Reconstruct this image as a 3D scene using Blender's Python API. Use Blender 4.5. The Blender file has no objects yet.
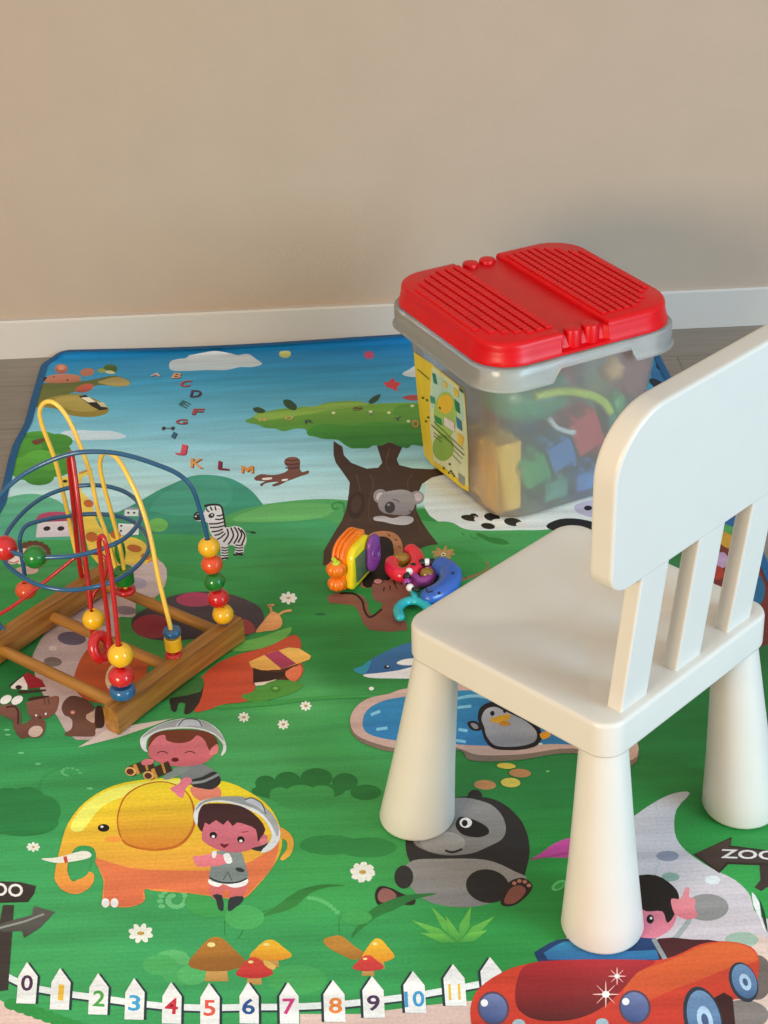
import bpy, bmesh, math, random
from mathutils import Vector, Matrix
from mathutils.geometry import tessellate_polygon
random.seed(7)
S = bpy.context.scene
COL = S.collection

# ------------------------------------------------------------------ camera
CAM_H, PITCH, ROLL, FPX = 1.3535, .5347, .04489, 1570.0
_fw = Vector((0, math.cos(PITCH), -math.sin(PITCH)))
_up0 = Vector((0, math.sin(PITCH), math.cos(PITCH)))
_rt0 = Vector((1, 0, 0))
_rt = math.cos(ROLL)*_rt0 - math.sin(ROLL)*_up0
_up = math.sin(ROLL)*_rt0 + math.cos(ROLL)*_up0
cd = bpy.data.cameras.new('camera')
cam = bpy.data.objects.new('camera', cd); COL.objects.link(cam)
cd.sensor_fit = 'VERTICAL'; cd.sensor_height = 24.0; cd.lens = FPX/1024*24.0
cam.matrix_world = Matrix(((_rt.x, _up.x, -_fw.x, 0), (_rt.y, _up.y, -_fw.y, 0), (_rt.z, _up.z, -_fw.z, CAM_H), (0, 0, 0, 1)))
S.camera = cam
cd.clip_start = .05

# ------------------------------------------------------------------ light
S.view_settings.view_transform = 'Standard'; S.view_settings.look = 'None'
S.view_settings.gamma = 1.0; S.view_settings.use_curve_mapping = False
S.view_settings.exposure = 0.16
W = bpy.data.worlds.new('room_ambience'); S.world = W; W.use_nodes = True
wn = W.node_tree; bg = wn.nodes['Background']; bg.inputs[1].default_value = 0.80
_tc = wn.nodes.new('ShaderNodeTexCoord'); _sp = wn.nodes.new('ShaderNodeSeparateXYZ'); _mr = wn.nodes.new('ShaderNodeMapRange'); _cr = wn.nodes.new('ShaderNodeValToRGB')
_mr.inputs['From Min'].default_value = -.2; _mr.inputs['From Max'].default_value = 1
wn.links.new(_tc.outputs['Generated'], _sp.inputs[0]); wn.links.new(_sp.outputs['Z'], _mr.inputs['Value']); wn.links.new(_mr.outputs['Result'], _cr.inputs['Fac'])
_cr.color_ramp.elements[0].color = (.42, .38, .33, 1); _cr.color_ramp.elements[1].color = (.92, .86, .78, 1)
wn.links.new(_cr.outputs['Color'], bg.inputs[0])

def area(name, loc, target, sx, sy, power, col, spread=180):
    l = bpy.data.lights.new(name, 'AREA'); l.shape = 'RECTANGLE'; l.size = sx; l.size_y = sy
    l.energy = power; l.color = col; l.spread = math.radians(spread)
    o = bpy.data.objects.new(name, l); COL.objects.link(o)
    o.location = loc
    o.rotation_euler = (Vector(target)-Vector(loc)).to_track_quat('-Z', 'Y').to_euler()
    return o
area('window_daylight', (2.7, -.3, 1.15), (.3, 1.6, .3), 1.3, 1.6, 98, (.52, .78, 1.0))
area('warm_window_light', (-1.7, -1.0, 1.05), (.3, 2.4, .3), 1.1, 1.0, 70, (1.0, .80, .56))

# ------------------------------------------------------------------ materials
def lin(c):
    return c/12.92 if c <= .04045 else ((c+.055)/1.055)**2.4
def rgb(c):
    if isinstance(c, str):
        c = tuple(int(c[i:i+2], 16) for i in (0, 2, 4))
    return tuple(lin(v/255) for v in c[:3])
def mat(name, c, rough=.5, noise=0, nscale=60, bump=0, bscale=200, coat=0, spec=.5, trans=0, sss=0):
    m = bpy.data.materials.new(name); m.use_nodes = True
    nt = m.node_tree; p = nt.nodes['Principled BSDF']
    col = (*rgb(c), 1)
    p.inputs['Base Color'].default_value = col
    p.inputs['Roughness'].default_value = rough
    p.inputs['Specular IOR Level'].default_value = spec
    p.inputs['Coat Weight'].default_value = coat
    p.inputs['Coat Roughness'].default_value = .08
    p.inputs['Transmission Weight'].default_value = trans
    tc = nt.nodes.new('ShaderNodeTexCoord')
    if noise:
        n = nt.nodes.new('ShaderNodeTexNoise'); n.inputs['Scale'].default_value = nscale; n.inputs['Detail'].default_value = 4
        nt.links.new(tc.outputs['Object'], n.inputs['Vector'])
        mr = nt.nodes.new('ShaderNodeMapRange'); mr.inputs['From Min'].default_value = .3; mr.inputs['From Max'].default_value = .7
        mr.inputs['To Min'].default_value = 1-noise; mr.inputs['To Max'].default_value = 1+noise
        nt.links.new(n.outputs['Fac'], mr.inputs['Value'])
        mx = nt.nodes.new('ShaderNodeMix'); mx.data_type = 'RGBA'; mx.blend_type = 'MULTIPLY'; mx.inputs['Factor'].default_value = 1
        mx.inputs['A'].default_value = col
        nt.links.new(mr.outputs['Result'], mx.inputs['B']); nt.links.new(mx.outputs['Result'], p.inputs['Base Color'])
    if bump:
        n = nt.nodes.new('ShaderNodeTexNoise'); n.inputs['Scale'].default_value = bscale; n.inputs['Detail'].default_value = 3
        nt.links.new(tc.outputs['Object'], n.inputs['Vector'])
        b = nt.nodes.new('ShaderNodeBump'); b.inputs['Strength'].default_value = bump; b.inputs['Distance'].default_value = .002
        nt.links.new(n.outputs['Fac'], b.inputs['Height']); nt.links.new(b.outputs['Normal'], p.inputs['Normal'])
    return m

def wood_mat(name, c1, c2, rough=.4, scale=(6, 60, 60)):
    m = mat(name, c1, rough); nt = m.node_tree; p = nt.nodes['Principled BSDF']
    tc = nt.nodes.new('ShaderNodeTexCoord'); mp = nt.nodes.new('ShaderNodeMapping'); mp.inputs['Scale'].default_value = scale
    n = nt.nodes.new('ShaderNodeTexNoise'); n.inputs['Scale'].default_value = 3; n.inputs['Detail'].default_value = 6; n.inputs['Distortion'].default_value = .6
    r = nt.nodes.new('ShaderNodeValToRGB'); r.color_ramp.elements[0].position = .35; r.color_ramp.elements[1].position = .68
    r.color_ramp.elements[0].color = (*rgb(c1), 1); r.color_ramp.elements[1].color = (*rgb(c2), 1)
    nt.links.new(tc.outputs['Object'], mp.inputs['Vector']); nt.links.new(mp.outputs['Vector'], n.inputs['Vector'])
    nt.links.new(n.outputs['Fac'], r.inputs['Fac']); nt.links.new(r.outputs['Color'], p.inputs['Base Color'])
    return m

M = {}
M['wall'] = mat('wall_paint', 'B9A592', .9, noise=.02, nscale=8, bump=.25, bscale=350, spec=.2)
M['base'] = mat('baseboard_paint', 'CEC6BC', .45)
M['white'] = mat('white_chair_plastic', 'D3CFC6', .36, noise=.012, nscale=25, bump=.05, bscale=500)
M['red_lid'] = mat('red_lid_plastic', 'D4000F', .36, noise=.05, nscale=30, bump=.06, bscale=400, spec=.35)
M['wood'] = wood_mat('varnished_wood', '8E5E26', 'B07C38', .38, (3, 40, 40))
M['dowel'] = wood_mat('varnished_dowel_wood', '8E5E26', 'B07C38', .38, (40, 3, 40))
def bead_m(n, c): return mat(n, c, .22, coat=.6, noise=.04, nscale=40)
M['yel'] = bead_m('yellow_bead_paint', 'F0B81C'); M['red'] = bead_m('red_bead_paint', 'CC1A20')
M['blu'] = bead_m('blue_bead_paint', '1E6092'); M['grn'] = bead_m('green_bead_paint', '0F7A28')
M['org'] = bead_m('orange_bead_paint', 'E05222')
M['wblu'] = mat('blue_wire_coating', '1F5A86', .25, coat=.5); M['wyel'] = mat('yellow_wire_coating', 'FFD45A', .3, coat=.4)
M['wred'] = mat('red_wire_coating', 'B80F1C', .25, coat=.5)
M['hole'] = mat('bead_hole_dark', '3A2010', .8)

# laminate floor
m = mat('grey_laminate', '8A8078', .5); nt = m.node_tree; p = nt.nodes['Principled BSDF']
tc = nt.nodes.new('ShaderNodeTexCoord'); mp = nt.nodes.new('ShaderNodeMapping'); mp.inputs['Scale'].default_value = (3, 40, 1)
n1 = nt.nodes.new('ShaderNodeTexNoise'); n1.inputs['Scale'].default_value = 2.2; n1.inputs['Detail'].default_value = 7
r = nt.nodes.new('ShaderNodeValToRGB')
r.color_ramp.elements[0].position = .3; r.color_ramp.elements[0].color = (*rgb('827A70'), 1)
r.color_ramp.elements[1].position = .75; r.color_ramp.elements[1].color = (*rgb('958C82'), 1)
br = nt.nodes.new('ShaderNodeTexBrick'); br.inputs['Scale'].default_value = 1; br.inputs['Brick Width'].default_value = 1.2; br.inputs['Row Height'].default_value = .19
br.inputs['Mortar Size'].default_value = .0015; br.inputs['Color1'].default_value = (1, 1, 1, 1); br.inputs['Color2'].default_value = (.95, .95, .95, 1); br.inputs['Mortar'].default_value = (.6, .6, .6, 1)
mx = nt.nodes.new('ShaderNodeMix'); mx.data_type = 'RGBA'; mx.blend_type = 'MULTIPLY'; mx.inputs['Factor'].default_value = 1
nt.links.new(tc.outputs['Object'], mp.inputs['Vector']); nt.links.new(mp.outputs['Vector'], n1.inputs['Vector']); nt.links.new(n1.outputs['Fac'], r.inputs['Fac'])
nt.links.new(tc.outputs['Object'], br.inputs['Vector']); nt.links.new(r.outputs['Color'], mx.inputs['A']); nt.links.new(br.outputs['Color'], mx.inputs['B'])
nt.links.new(mx.outputs['Result'], p.inputs['Base Color']); M['floor'] = m

# coloured-print material: reads the print colours stored on the mesh
def print_mat(name, rough=.55, fleck=.08, bump=.3):
    m = bpy.data.materials.new(name); m.use_nodes = True; nt = m.node_tree; p = nt.nodes['Principled BSDF']
    a = nt.nodes.new('ShaderNodeAttribute'); a.attribute_name = 'print'
    tc = nt.nodes.new('ShaderNodeTexCoord')
    n = nt.nodes.new('ShaderNodeTexNoise'); n.inputs['Scale'].default_value = 260; n.inputs['Detail'].default_value = 2
    mp = nt.nodes.new('ShaderNodeMapping'); mp.inputs['Scale'].default_value = (2.2, 20, 2)
    n2 = nt.nodes.new('ShaderNodeTexNoise'); n2.inputs['Scale'].default_value = 2.0; n2.inputs['Detail'].default_value = 4
    nt.links.new(tc.outputs['Object'], n.inputs['Vector']); nt.links.new(tc.outputs['Object'], mp.inputs['Vector']); nt.links.new(mp.outputs['Vector'], n2.inputs['Vector'])
    def mr(src, k):
        q = nt.nodes.new('ShaderNodeMapRange'); q.inputs['From Min'].default_value = .3; q.inputs['From Max'].default_value = .7
        q.inputs['To Min'].default_value = 1-k; q.inputs['To Max'].default_value = 1+k
        nt.links.new(src.outputs['Fac'], q.inputs['Value']); return q
    q1 = mr(n, fleck); q2 = mr(n2, fleck*1.9)
    mu = nt.nodes.new('ShaderNodeMath'); mu.operation = 'MULTIPLY'
    nt.links.new(q1.outputs['Result'], mu.inputs[0]); nt.links.new(q2.outputs['Result'], mu.inputs[1])
    mx = nt.nodes.new('ShaderNodeMix'); mx.data_type = 'RGBA'; mx.blend_type = 'MULTIPLY'; mx.inputs['Factor'].default_value = 1
    nt.links.new(a.outputs['Color'], mx.inputs['A']); nt.links.new(mu.outputs['Value'], mx.inputs['B'])
    nt.links.new(mx.outputs['Result'], p.inputs['Base Color'])
    p.inputs['Roughness'].default_value = rough; p.inputs['Specular IOR Level'].default_value = .35
    if bump:
        w = nt.nodes.new('ShaderNodeTexWave'); w.wave_type = 'BANDS'; w.bands_direction = 'Y'; w.inputs['Scale'].default_value = 45; w.inputs['Distortion'].default_value = 1.5
        nt.links.new(tc.outputs['Object'], w.inputs['Vector'])
        b = nt.nodes.new('ShaderNodeBump'); b.inputs['Strength'].default_value = bump; b.inputs['Distance'].default_value = .00025
        nt.links.new(w.outputs['Fac'], b.inputs['Height']); nt.links.new(b.outputs['Normal'], p.inputs['Normal'])
    return m
M['print'] = print_mat('printed_foil_mat')
M['label'] = print_mat('printed_label', .4, .04, 0)
M['edge'] = mat('blue_fabric_binding', '155A8C', .8, noise=.15, nscale=150, bump=.5, bscale=600)

# cloudy translucent polypropylene
def cloudy(name, tint, clear, rough, milk):
    m = bpy.data.materials.new(name); m.use_nodes = True; nt = m.node_tree
    for n in list(nt.nodes):
        if n.type != 'OUTPUT_MATERIAL': nt.nodes.remove(n)
    out = [n for n in nt.nodes if n.type == 'OUTPUT_MATERIAL'][0]
    tr = nt.nodes.new('ShaderNodeBsdfTransparent'); tr.inputs[0].default_value = (*rgb(tint), 1)
    rf = nt.nodes.new('ShaderNodeBsdfRefraction'); rf.inputs['Roughness'].default_value = rough; rf.inputs['IOR'].default_value = 1.06; rf.inputs[0].default_value = (*rgb(tint), 1)
    df = nt.nodes.new('ShaderNodeBsdfDiffuse'); df.inputs[0].default_value = (*rgb(milk), 1)
    tl = nt.nodes.new('ShaderNodeBsdfTranslucent'); tl.inputs[0].default_value = (*rgb(milk), 1)
    gl = nt.nodes.new('ShaderNodeBsdfGlossy'); gl.inputs['Roughness'].default_value = .16
    def mix(f, a, b):
        x = nt.nodes.new('ShaderNodeMixShader')
        if isinstance(f, float): x.inputs[0].default_value = f
        else: nt.links.new(f, x.inputs[0])
        nt.links.new(a.outputs[0], x.inputs[1]); nt.links.new(b.outputs[0], x.inputs[2]); return x
    s = mix(.50, tr, rf); d = mix(.45, df, tl); b = mix(clear, s, d)
    fr = nt.nodes.new('ShaderNodeFresnel'); fr.inputs[0].default_value = 1.42
    f = mix(fr.outputs[0], b, gl)
    nt.links.new(f.outputs[0], out.inputs['Surface']); return m
M['clear'] = cloudy('cloudy_clear_plastic', 'FFFFFF', .30, .16, 'FAF6F0')
M['rim'] = cloudy('cloudy_rim_plastic', 'FFFFFF', .38, .2, 'FFFDF8')

# ------------------------------------------------------------------ geometry helpers
def un(px, py, z=0.0, y=None, x=None):
    """point of the room seen at a photograph pixel, on a horizontal plane z, or a vertical plane y or x"""
    d = _fw*FPX + _rt*(px-384) - _up*(py-512)
    o = Vector((0, 0, CAM_H))
    if y is not None: t = y/d.y
    elif x is not None: t = x/d.x
    else: t = (z-CAM_H)/d.z
    return o + d*t
def proj(P):
    d = Vector(P)-Vector((0, 0, CAM_H)); z = d.dot(_fw)
    return 384+FPX*d.dot(_rt)/z, 512-FPX*d.dot(_up)/z

def empty(name, loc=(0, 0, 0), rz=0):
    o = bpy.data.objects.new(name, None); COL.objects.link(o)
    o.location = loc; o.rotation_euler = (0, 0, rz); o.empty_display_size = .05
    return o
def tag(o, label=None, cat=None, group=None, kind=None):
    if label: o['label'] = label
    if cat: o['category'] = cat
    if group: o['group'] = group
    if kind: o['kind'] = kind
    return o
def obj(name, bm, m, parent=None, smooth=True, angle=40, label=None, loc=None, rz=0, wn_=False):
    bmesh.ops.recalc_face_normals(bm, faces=bm.faces)
    me = bpy.data.meshes.new(name); bm.to_mesh(me); bm.free()
    o = bpy.data.objects.new(name, me); COL.objects.link(o)
    for mm in (m if isinstance(m, (list, tuple)) else [m]): me.materials.append(mm)
    if smooth:
        for f in me.polygons: f.use_smooth = True
        me.set_sharp_from_angle(angle=math.radians(angle))
    if smooth and wn_: mo = o.modifiers.new('weighted', 'WEIGHTED_NORMAL'); mo.keep_sharp = True; mo.weight = 80
    if parent: o.parent = parent
    if loc is not None: o.location = loc; o.rotation_euler = (0, 0, rz)
    if label: o['label'] = label
    return o
def loft(bm, rings, cap0=True, cap1=True, closed=True, mi=0):
    vs = [[bm.verts.new(p) for p in r] for r in rings]
    n = len(vs[0])
    for a, b in zip(vs, vs[1:]):
        for i in range(n if closed else n-1):
            j = (i+1) % n
            f = bm.faces.new((a[i], a[j], b[j], b[i])); f.material_index = mi
    if cap0: bm.faces.new(list(reversed(vs[0]))).material_index = mi
    if cap1: bm.faces.new(vs[-1]).material_index = mi
    return bm
def box(bm, c, s, rot=None, bev=0.0, seg=2):
    g = bmesh.ops.create_cube(bm, size=1)
    vs = g['verts']
    Mx = Matrix.Translation(Vector(c)) @ (rot.to_4x4() if rot is not None else Matrix.Identity(4)) @ Matrix.Diagonal((*s, 1))
    bmesh.ops.transform(bm, matrix=Mx, verts=vs)
    if bev:
        es = list({e for v in vs for e in v.link_edges})
        bmesh.ops.bevel(bm, geom=es, offset=bev, segments=seg, affect='EDGES', profile=.5)
    return bm
def sphere(bm, c, r, sc=(1, 1, 1), rot=None, seg=28, rings=18):
    g = bmesh.ops.create_uvsphere(bm, u_segments=seg, v_segments=rings, radius=r)
    Mx = Matrix.Translation(Vector(c)) @ (rot.to_4x4() if rot is not None else Matrix.Identity(4)) @ Matrix.Diagonal((*sc, 1))
    bmesh.ops.transform(bm, matrix=Mx, verts=g['verts'])
    return g['verts']
def lathe(bm, prof, seg=40, c=(0, 0, 0), rot=None, cap=True):
    Mx = Matrix.Translation(Vector(c)) @ (rot.to_4x4() if rot is not None else Matrix.Identity(4))
    rings = [[Mx @ Vector((r*math.cos(2*math.pi*i/seg), r*math.sin(2*math.pi*i/seg), z)) for i in range(seg)] for r, z in prof]
    return loft(bm, rings, cap, cap)
def catmull(P, n=8, closed=False):
    P = [Vector(p) for p in P]; out = []; N = len(P)
    for i in range(N if closed else N-1):
        if closed: a, b, c, d = P[i-1], P[i], P[(i+1) % N], P[(i+2) % N]
        else: a, b, c, d = P[max(i-1, 0)], P[i], P[i+1], P[min(i+2, N-1)]
        for k in range(n):
            t = k/n
            out.append(.5*((2*b)+(c-a)*t+(2*a-5*b+4*c-d)*t*t+(3*b-a-3*c+d)*t**3))
    if not closed: out.append(P[-1])
    return out
def tube(bm, pts, r, seg=10, closed=False):
    n = len(pts); prev = None; rings = []
    for i, p in enumerate(pts):
        a = pts[i-1] if (i > 0 or closed) else pts[i]; b = pts[(i+1) % n] if (i < n-1 or closed) else pts[i]
        t = (b-a).normalized()
        if prev is None:
            prev = t.orthogonal().normalized()
        nrm = (prev - t*prev.dot(t)).normalized(); prev = nrm; bn = t.cross(nrm)
        rr_ = r(i/(n-1)) if callable(r) else r
        rings.append([p+rr_*(math.cos(2*math.pi*k/seg)*nrm+math.sin(2*math.pi*k/seg)*bn) for k in range(seg)])
    if closed: rings.append(rings[0])
    loft(bm, rings, not closed, not closed)
    return bm
def rr(a, b, r, n=10):
    P = []
    for k, (sx, sy) in enumerate([(1, 1), (-1, 1), (-1, -1), (1, -1)]):
        for i in range(n):
            t = (k+i/(n-1))*math.pi/2
            P.append((sx*(a-r)+r*math.cos(t), sy*(b-r)+r*math.sin(t)))
    return P
def round_poly(C, rads, n=8):
    """rounded outline of a convex polygon, counter-clockwise"""
    out = []; N = len(C)
    for i in range(N):
        p = Vector(C[i]); a = (Vector(C[i-1])-p).normalized(); b = (Vector(C[(i+1) % N])-p).normalized()
        ang = a.angle(b); r = rads[i]; d = r/math.tan(ang/2)
        cc = p+(a+b).normalized()*(r/math.sin(ang/2))
        s, e = p+a*d, p+b*d
        a0 = math.atan2(s.y-cc.y, s.x-cc.x); a1 = math.atan2(e.y-cc.y, e.x-cc.x)
        while a1 < a0: a1 += 2*math.pi
        for k in range(n):
            t = a0+(a1-a0)*k/(n-1)
            out.append((cc.x+r*math.cos(t), cc.y+r*math.sin(t)))
    return out
def scale_ring(R, k, z, cx=0, cy=0): return [((x-cx)*k+cx, (y-cy)*k+cy, z) for x, y in R]
def inset_ring(R, d, z):
    n = len(R); out = []
    for i in range(n):
        a = Vector(R[i-1]); b = Vector(R[(i+1) % n]); t = (b-a)
        if t.length < 1e-9: t = Vector((1, 0))
        t.normalize(); out.append((R[i][0]-t.y*d, R[i][1]+t.x*d, z))
    return out

# ------------------------------------------------------------------ room shell
WY = 2.995
bm = bmesh.new(); box(bm, (0, WY+.05, 1.3), (7, .1, 2.6)); tag(obj('wall_back', bm, M['wall'], smooth=False), kind='structure')
bm = bmesh.new(); box(bm, (0, 1.3, -.053), (7, 3.49, .1)); tag(obj('floor', bm, M['floor'], smooth=False), kind='structure')
bm = bmesh.new()
prof = [(WY, -.003), (WY-.014, -.003), (WY-.014, .077), (WY-.0115, .081), (WY, .081)]
loft(bm, [[(-3.5, y, z) for y, z in prof], [(3.5, y, z) for y, z in prof]])
tag(obj('baseboard_back', bm, M['base'], smooth=False), kind='structure')

# ------------------------------------------------------------------ play mat with its printed picture
MT = 0.0           # height of the mat's upper face (the floor lies 3 mm lower)
THK = .003
X0, X1, Y0, Y1 = -.688, .598, 1.10, 2.977
def bend(x, y):
    w = max(0, (y-2.955)/.022)
    return w*w*(.0095+.0035*math.sin(x*7+.8))
class Print:
    def __init__(s): s.v = []; s.f = []; s.c = []
    def add(s, verts, faces, cols):
        b = len(s.v); s.v += verts; s.f += [tuple(b+i for i in f) for f in faces]; s.c += cols
PR = Print(); LV = 3; DZ = 2.2e-5; ZM = (0, 0, 1.0)
KM = 1.10
def lvl(n):
    global LV; LV = n
def zm(x0, y0, s):
    global ZM; ZM = (x0, y0, s)
def shade(c, k=KM):
    return tuple(min(.86, v*k) for v in rgb(c))
BOXES = []
def place(pts):
    global LV
    X = [ZM[0]+p[0]/ZM[2] for p in pts]; Y = [ZM[1]+p[1]/ZM[2] for p in pts]
    bb = (min(X)-1, min(Y)-1, max(X)+1, max(Y)+1); l = 0
    for q in BOXES:                       # printed above whatever it overlaps
        if q[4] > l and q[0] < bb[2] and q[2] > bb[0] and q[1] < bb[3] and q[3] > bb[1]: l = q[4]
    BOXES.append((*bb, l+1)); LV = l+1
    z = MT + LV*DZ; out = []
    for x, y in pts:
        p = un(ZM[0]+x/ZM[2], ZM[1]+y/ZM[2], z); out.append((min(max(p.x, mat_edge_x(p.y)+.006), mat_edge_r(p.y)-.006), min(max(p.y, Y0+.006), 2.953), z+bend(p.x, p.y)))
    return out
def poly(pts, c, c2=None, d=(0, 1), smooth=0, up=True):
    """one flat printed patch: outline in photograph measurements, laid on the mat"""
    global LV
    if smooth: pts = [(p.x, p.y) for p in catmull([(x, y, 0) for x, y in pts], smooth, True)]
    P = place(pts); tris = tessellate_polygon([[Vector((p[0], p[1], 0)) for p in P]])
    if c2 is None: cols = [shade(c)]*len(P)
    else:
        t = [x*d[0]+y*d[1] for x, y in pts]; lo, hi = min(t), max(t); A, B = shade(c), shade(c2)
        cols = [tuple(a+(b-a)*((q-lo)/(hi-lo+1e-9)) for a, b in zip(A, B)) for q in t]
    PR.add(P, [t for t in tris], cols)
    if up: LV += 1
def ell(cx, cy, rx, ry, c, c2=None, rot=0, d=(0, 1), n=28, up=True):
    r = math.radians(rot)
    poly([(cx+rx*math.cos(t)*math.cos(r)-ry*math.sin(t)*math.sin(r), cy+rx*math.cos(t)*math.sin(r)+ry*math.sin(t)*math.cos(r)) for t in [2*math.pi*i/n for i in range(n)]], c, c2, d, up=up)
def line(pts, w, c, smooth=6, w2=None, up=True, c2=None):
    if smooth: pts = [(p.x, p.y) for p in catmull([(x, y, 0) for x, y in pts], smooth)]
    L, R = [], []; n = len(pts)
    for i, (x, y) in enumerate(pts):
        a = pts[max(i-1, 0)]; b = pts[min(i+1, n-1)]; dx, dy = b[0]-a[0], b[1]-a[1]; q = math.hypot(dx, dy) or 1
        ww = (w if w2 is None else w+(w2-w)*i/(n-1))/2
        L.append((x-dy/q*ww, y+dx/q*ww)); R.append((x+dy/q*ww, y-dx/q*ww))
    global LV
    P = place(L+R[::-1]); N = len(P)
    PR.add(P, [(i, i+1, N-2-i, N-1-i) for i in range(n-1)], [shade(c)]*N)
    if up: LV += 1
_glyph = {}
def glyph(t):
    if t not in _glyph:
        cu = bpy.data.curves.new('lettering', 'FONT'); cu.body = t; cu.offset = .02; cu.align_x = 'CENTER'; cu.resolution_u = 3
        o = bpy.data.objects.new('lettering', cu); COL.objects.link(o)
        dg = bpy.context.evaluated_depsgraph_get(); dg.update()
        me = bpy.data.meshes.new_from_object(o.evaluated_get(dg)); gb = bmesh.new(); gb.from_mesh(me); bmesh.ops.triangulate(gb, faces=gb.faces); gb.to_mesh(me); gb.free()
        vs = [(v.co.x, v.co.y) for v in me.vertices]; fs = [tuple(f.vertices) for f in me.polygons]
        bpy.data.objects.remove(o); bpy.data.curves.remove(cu); bpy.data.meshes.remove(me)
        xs = [v[0] for v in vs]; ys = [v[1] for v in vs]; cx, cy = (min(xs)+max(xs))/2, (min(ys)+max(ys))/2
        h = max(ys)-min(ys); wd = max(xs)-min(xs)
        _glyph[t] = ([((x-cx)/wd, (y-cy)/h) for x, y in vs], fs)
    return _glyph[t]
def text(t, cx, cy, w, h, c, rot=0, shadow=None, so=(1, .6), skew=0):
    global LV
    vs, fs = glyph(t); r = math.radians(rot)
    for col, off in ((shadow, so), (c, (0, 0))):
        if col is None: continue
        P = place([(cx+off[0]+(x*w+skew*y*h)*math.cos(r)-(-y*h)*math.sin(r), cy+off[1]+(x*w+skew*y*h)*math.sin(r)+(-y*h)*math.cos(r)) for x, y in vs])
        PR.add(P, fs, [shade(col)]*len(P)); LV += 1
def flower(cx, cy, r, rot=0, ry=.72, c='F4EFDC', cc='C89838', n=8):
    for i in range(n):
        a = 2*math.pi*i/n+rot
        ell(cx+r*.62*math.cos(a), cy+r*.62*ry*math.sin(a), r*.36, r*.22, c, rot=math.degrees(math.atan2(math.sin(a)*ry, math.cos(a))), n=10, up=False)
    lvl(LV+1); ell(cx, cy, r*.22, r*.2*ry, cc, n=10)

# --- ground colour of the print: sky blending down, then meadow
SKY = [(330, '0A70B4'), (352, '1280BC'), (380, '3298C4'), (410, '62B4D0'), (440, '88C8DA'), (470, 'A8D8E0'), (500, 'BEE2E4'), (540, 'CAE6E4')]
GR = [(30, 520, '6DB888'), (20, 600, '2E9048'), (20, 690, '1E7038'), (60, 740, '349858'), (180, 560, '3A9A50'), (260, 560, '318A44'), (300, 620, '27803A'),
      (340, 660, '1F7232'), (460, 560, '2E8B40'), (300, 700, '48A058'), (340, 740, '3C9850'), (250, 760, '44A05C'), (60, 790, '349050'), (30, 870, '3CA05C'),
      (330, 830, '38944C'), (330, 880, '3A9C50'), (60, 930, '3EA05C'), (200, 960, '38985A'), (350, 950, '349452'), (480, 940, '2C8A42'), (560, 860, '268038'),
      (560, 780, '23763A'), (480, 760, '2A7E3C'), (700, 720, '17602A'), (680, 850, '2C8C40'), (760, 800, '22803A'), (740, 880, '309848'), (620, 640, '1C662E'), (760, 640, '1A5A2C'), (740, 560, '2A7A3C')]  # darker print green under the chair, with part of its shadow in the colour
GRL = [(x, y, rgb(c)) for x, y, c in GR]; SKL = [(y, rgb(c)) for y, c in SKY]
def sky_col(y):
    if y <= SKL[0][0]: return SKL[0][1]
    for (a, ca), (b, cb) in zip(SKL, SKL[1:]):
        if y <= b:
            t = (y-a)/(b-a); return tuple(p+(q-p)*t for p, q in zip(ca, cb))
    return SKL[-1][1]
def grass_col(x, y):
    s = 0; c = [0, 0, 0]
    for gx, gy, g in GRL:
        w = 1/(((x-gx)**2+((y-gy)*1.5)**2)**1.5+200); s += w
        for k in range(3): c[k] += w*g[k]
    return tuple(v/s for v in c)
ML = []                                    # outline of the mat
EDL = sorted([(un(x, y).y, un(x, y).x) for x, y in ((46, 352), (43, 364), (33, 398), (26, 424), (15, 444), (10, 460), (5, 483), (0, 503))])
EDL = [(1.0, -.690), (2.2, -.684)]+EDL
def interp(T, y):
    for (a, p), (b, q) in zip(T, T[1:]):
        if y <= b: return p+(q-p)*(y-a)/(b-a)
    return T[-1][1]
def mat_edge_x(y): return interp(EDL, y)     # slightly wavy left side
def mat_edge_r(y): return interp([(1.0, .600), (2.1, .598), (2.85, .562), (3.0, .562)], y)
nx, ny = 90, 170; vs = []; cs = []; fs = []
for j in range(ny+1):
    y = Y0+(Y1-.07-Y0)*j/120 if j <= 120 else Y1-.07*math.cos((j-120)/50*math.pi/2)
    y = min(y, Y1)
    XR = mat_edge_r(y)
    for i in range(nx+1):
        xl = mat_edge_x(y); x = xl+(XR-xl)*i/nx
        rc = .05                            # rounded far corners
        if y > Y1-rc:
            dy = y-(Y1-rc); k = rc-math.sqrt(max(rc*rc-dy*dy, 0)); x = xl+k+(XR-xl-2*k)*i/nx
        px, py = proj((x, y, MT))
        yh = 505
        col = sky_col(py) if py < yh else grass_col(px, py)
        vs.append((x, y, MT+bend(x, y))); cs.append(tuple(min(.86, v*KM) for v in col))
for j in range(ny):
    for i in range(nx):
        a = j*(nx+1)+i; fs.append((a, a+1, a+nx+2, a+nx+1))
PR.add(vs, fs, cs)
rim_ids = [i for i in range(nx+1)] + [j*(nx+1)+nx for j in range(1, ny+1)] + [ny*(nx+1)+i for i in range(nx-1, -1, -1)] + [j*(nx+1) for j in range(ny-1, 0, -1)]
rimv = [vs[i] for i in rim_ids]
b0 = len(PR.v)                             # underside and sides of the slab
PR.add([(x, y, z-THK+.0002) for x, y, z in rimv], [], [cs[i] for i in rim_ids])
N = len(rim_ids)
for k in range(N): PR.f.append((rim_ids[k], rim_ids[(k+1) % N], b0+(k+1) % N, b0+k))

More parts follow.
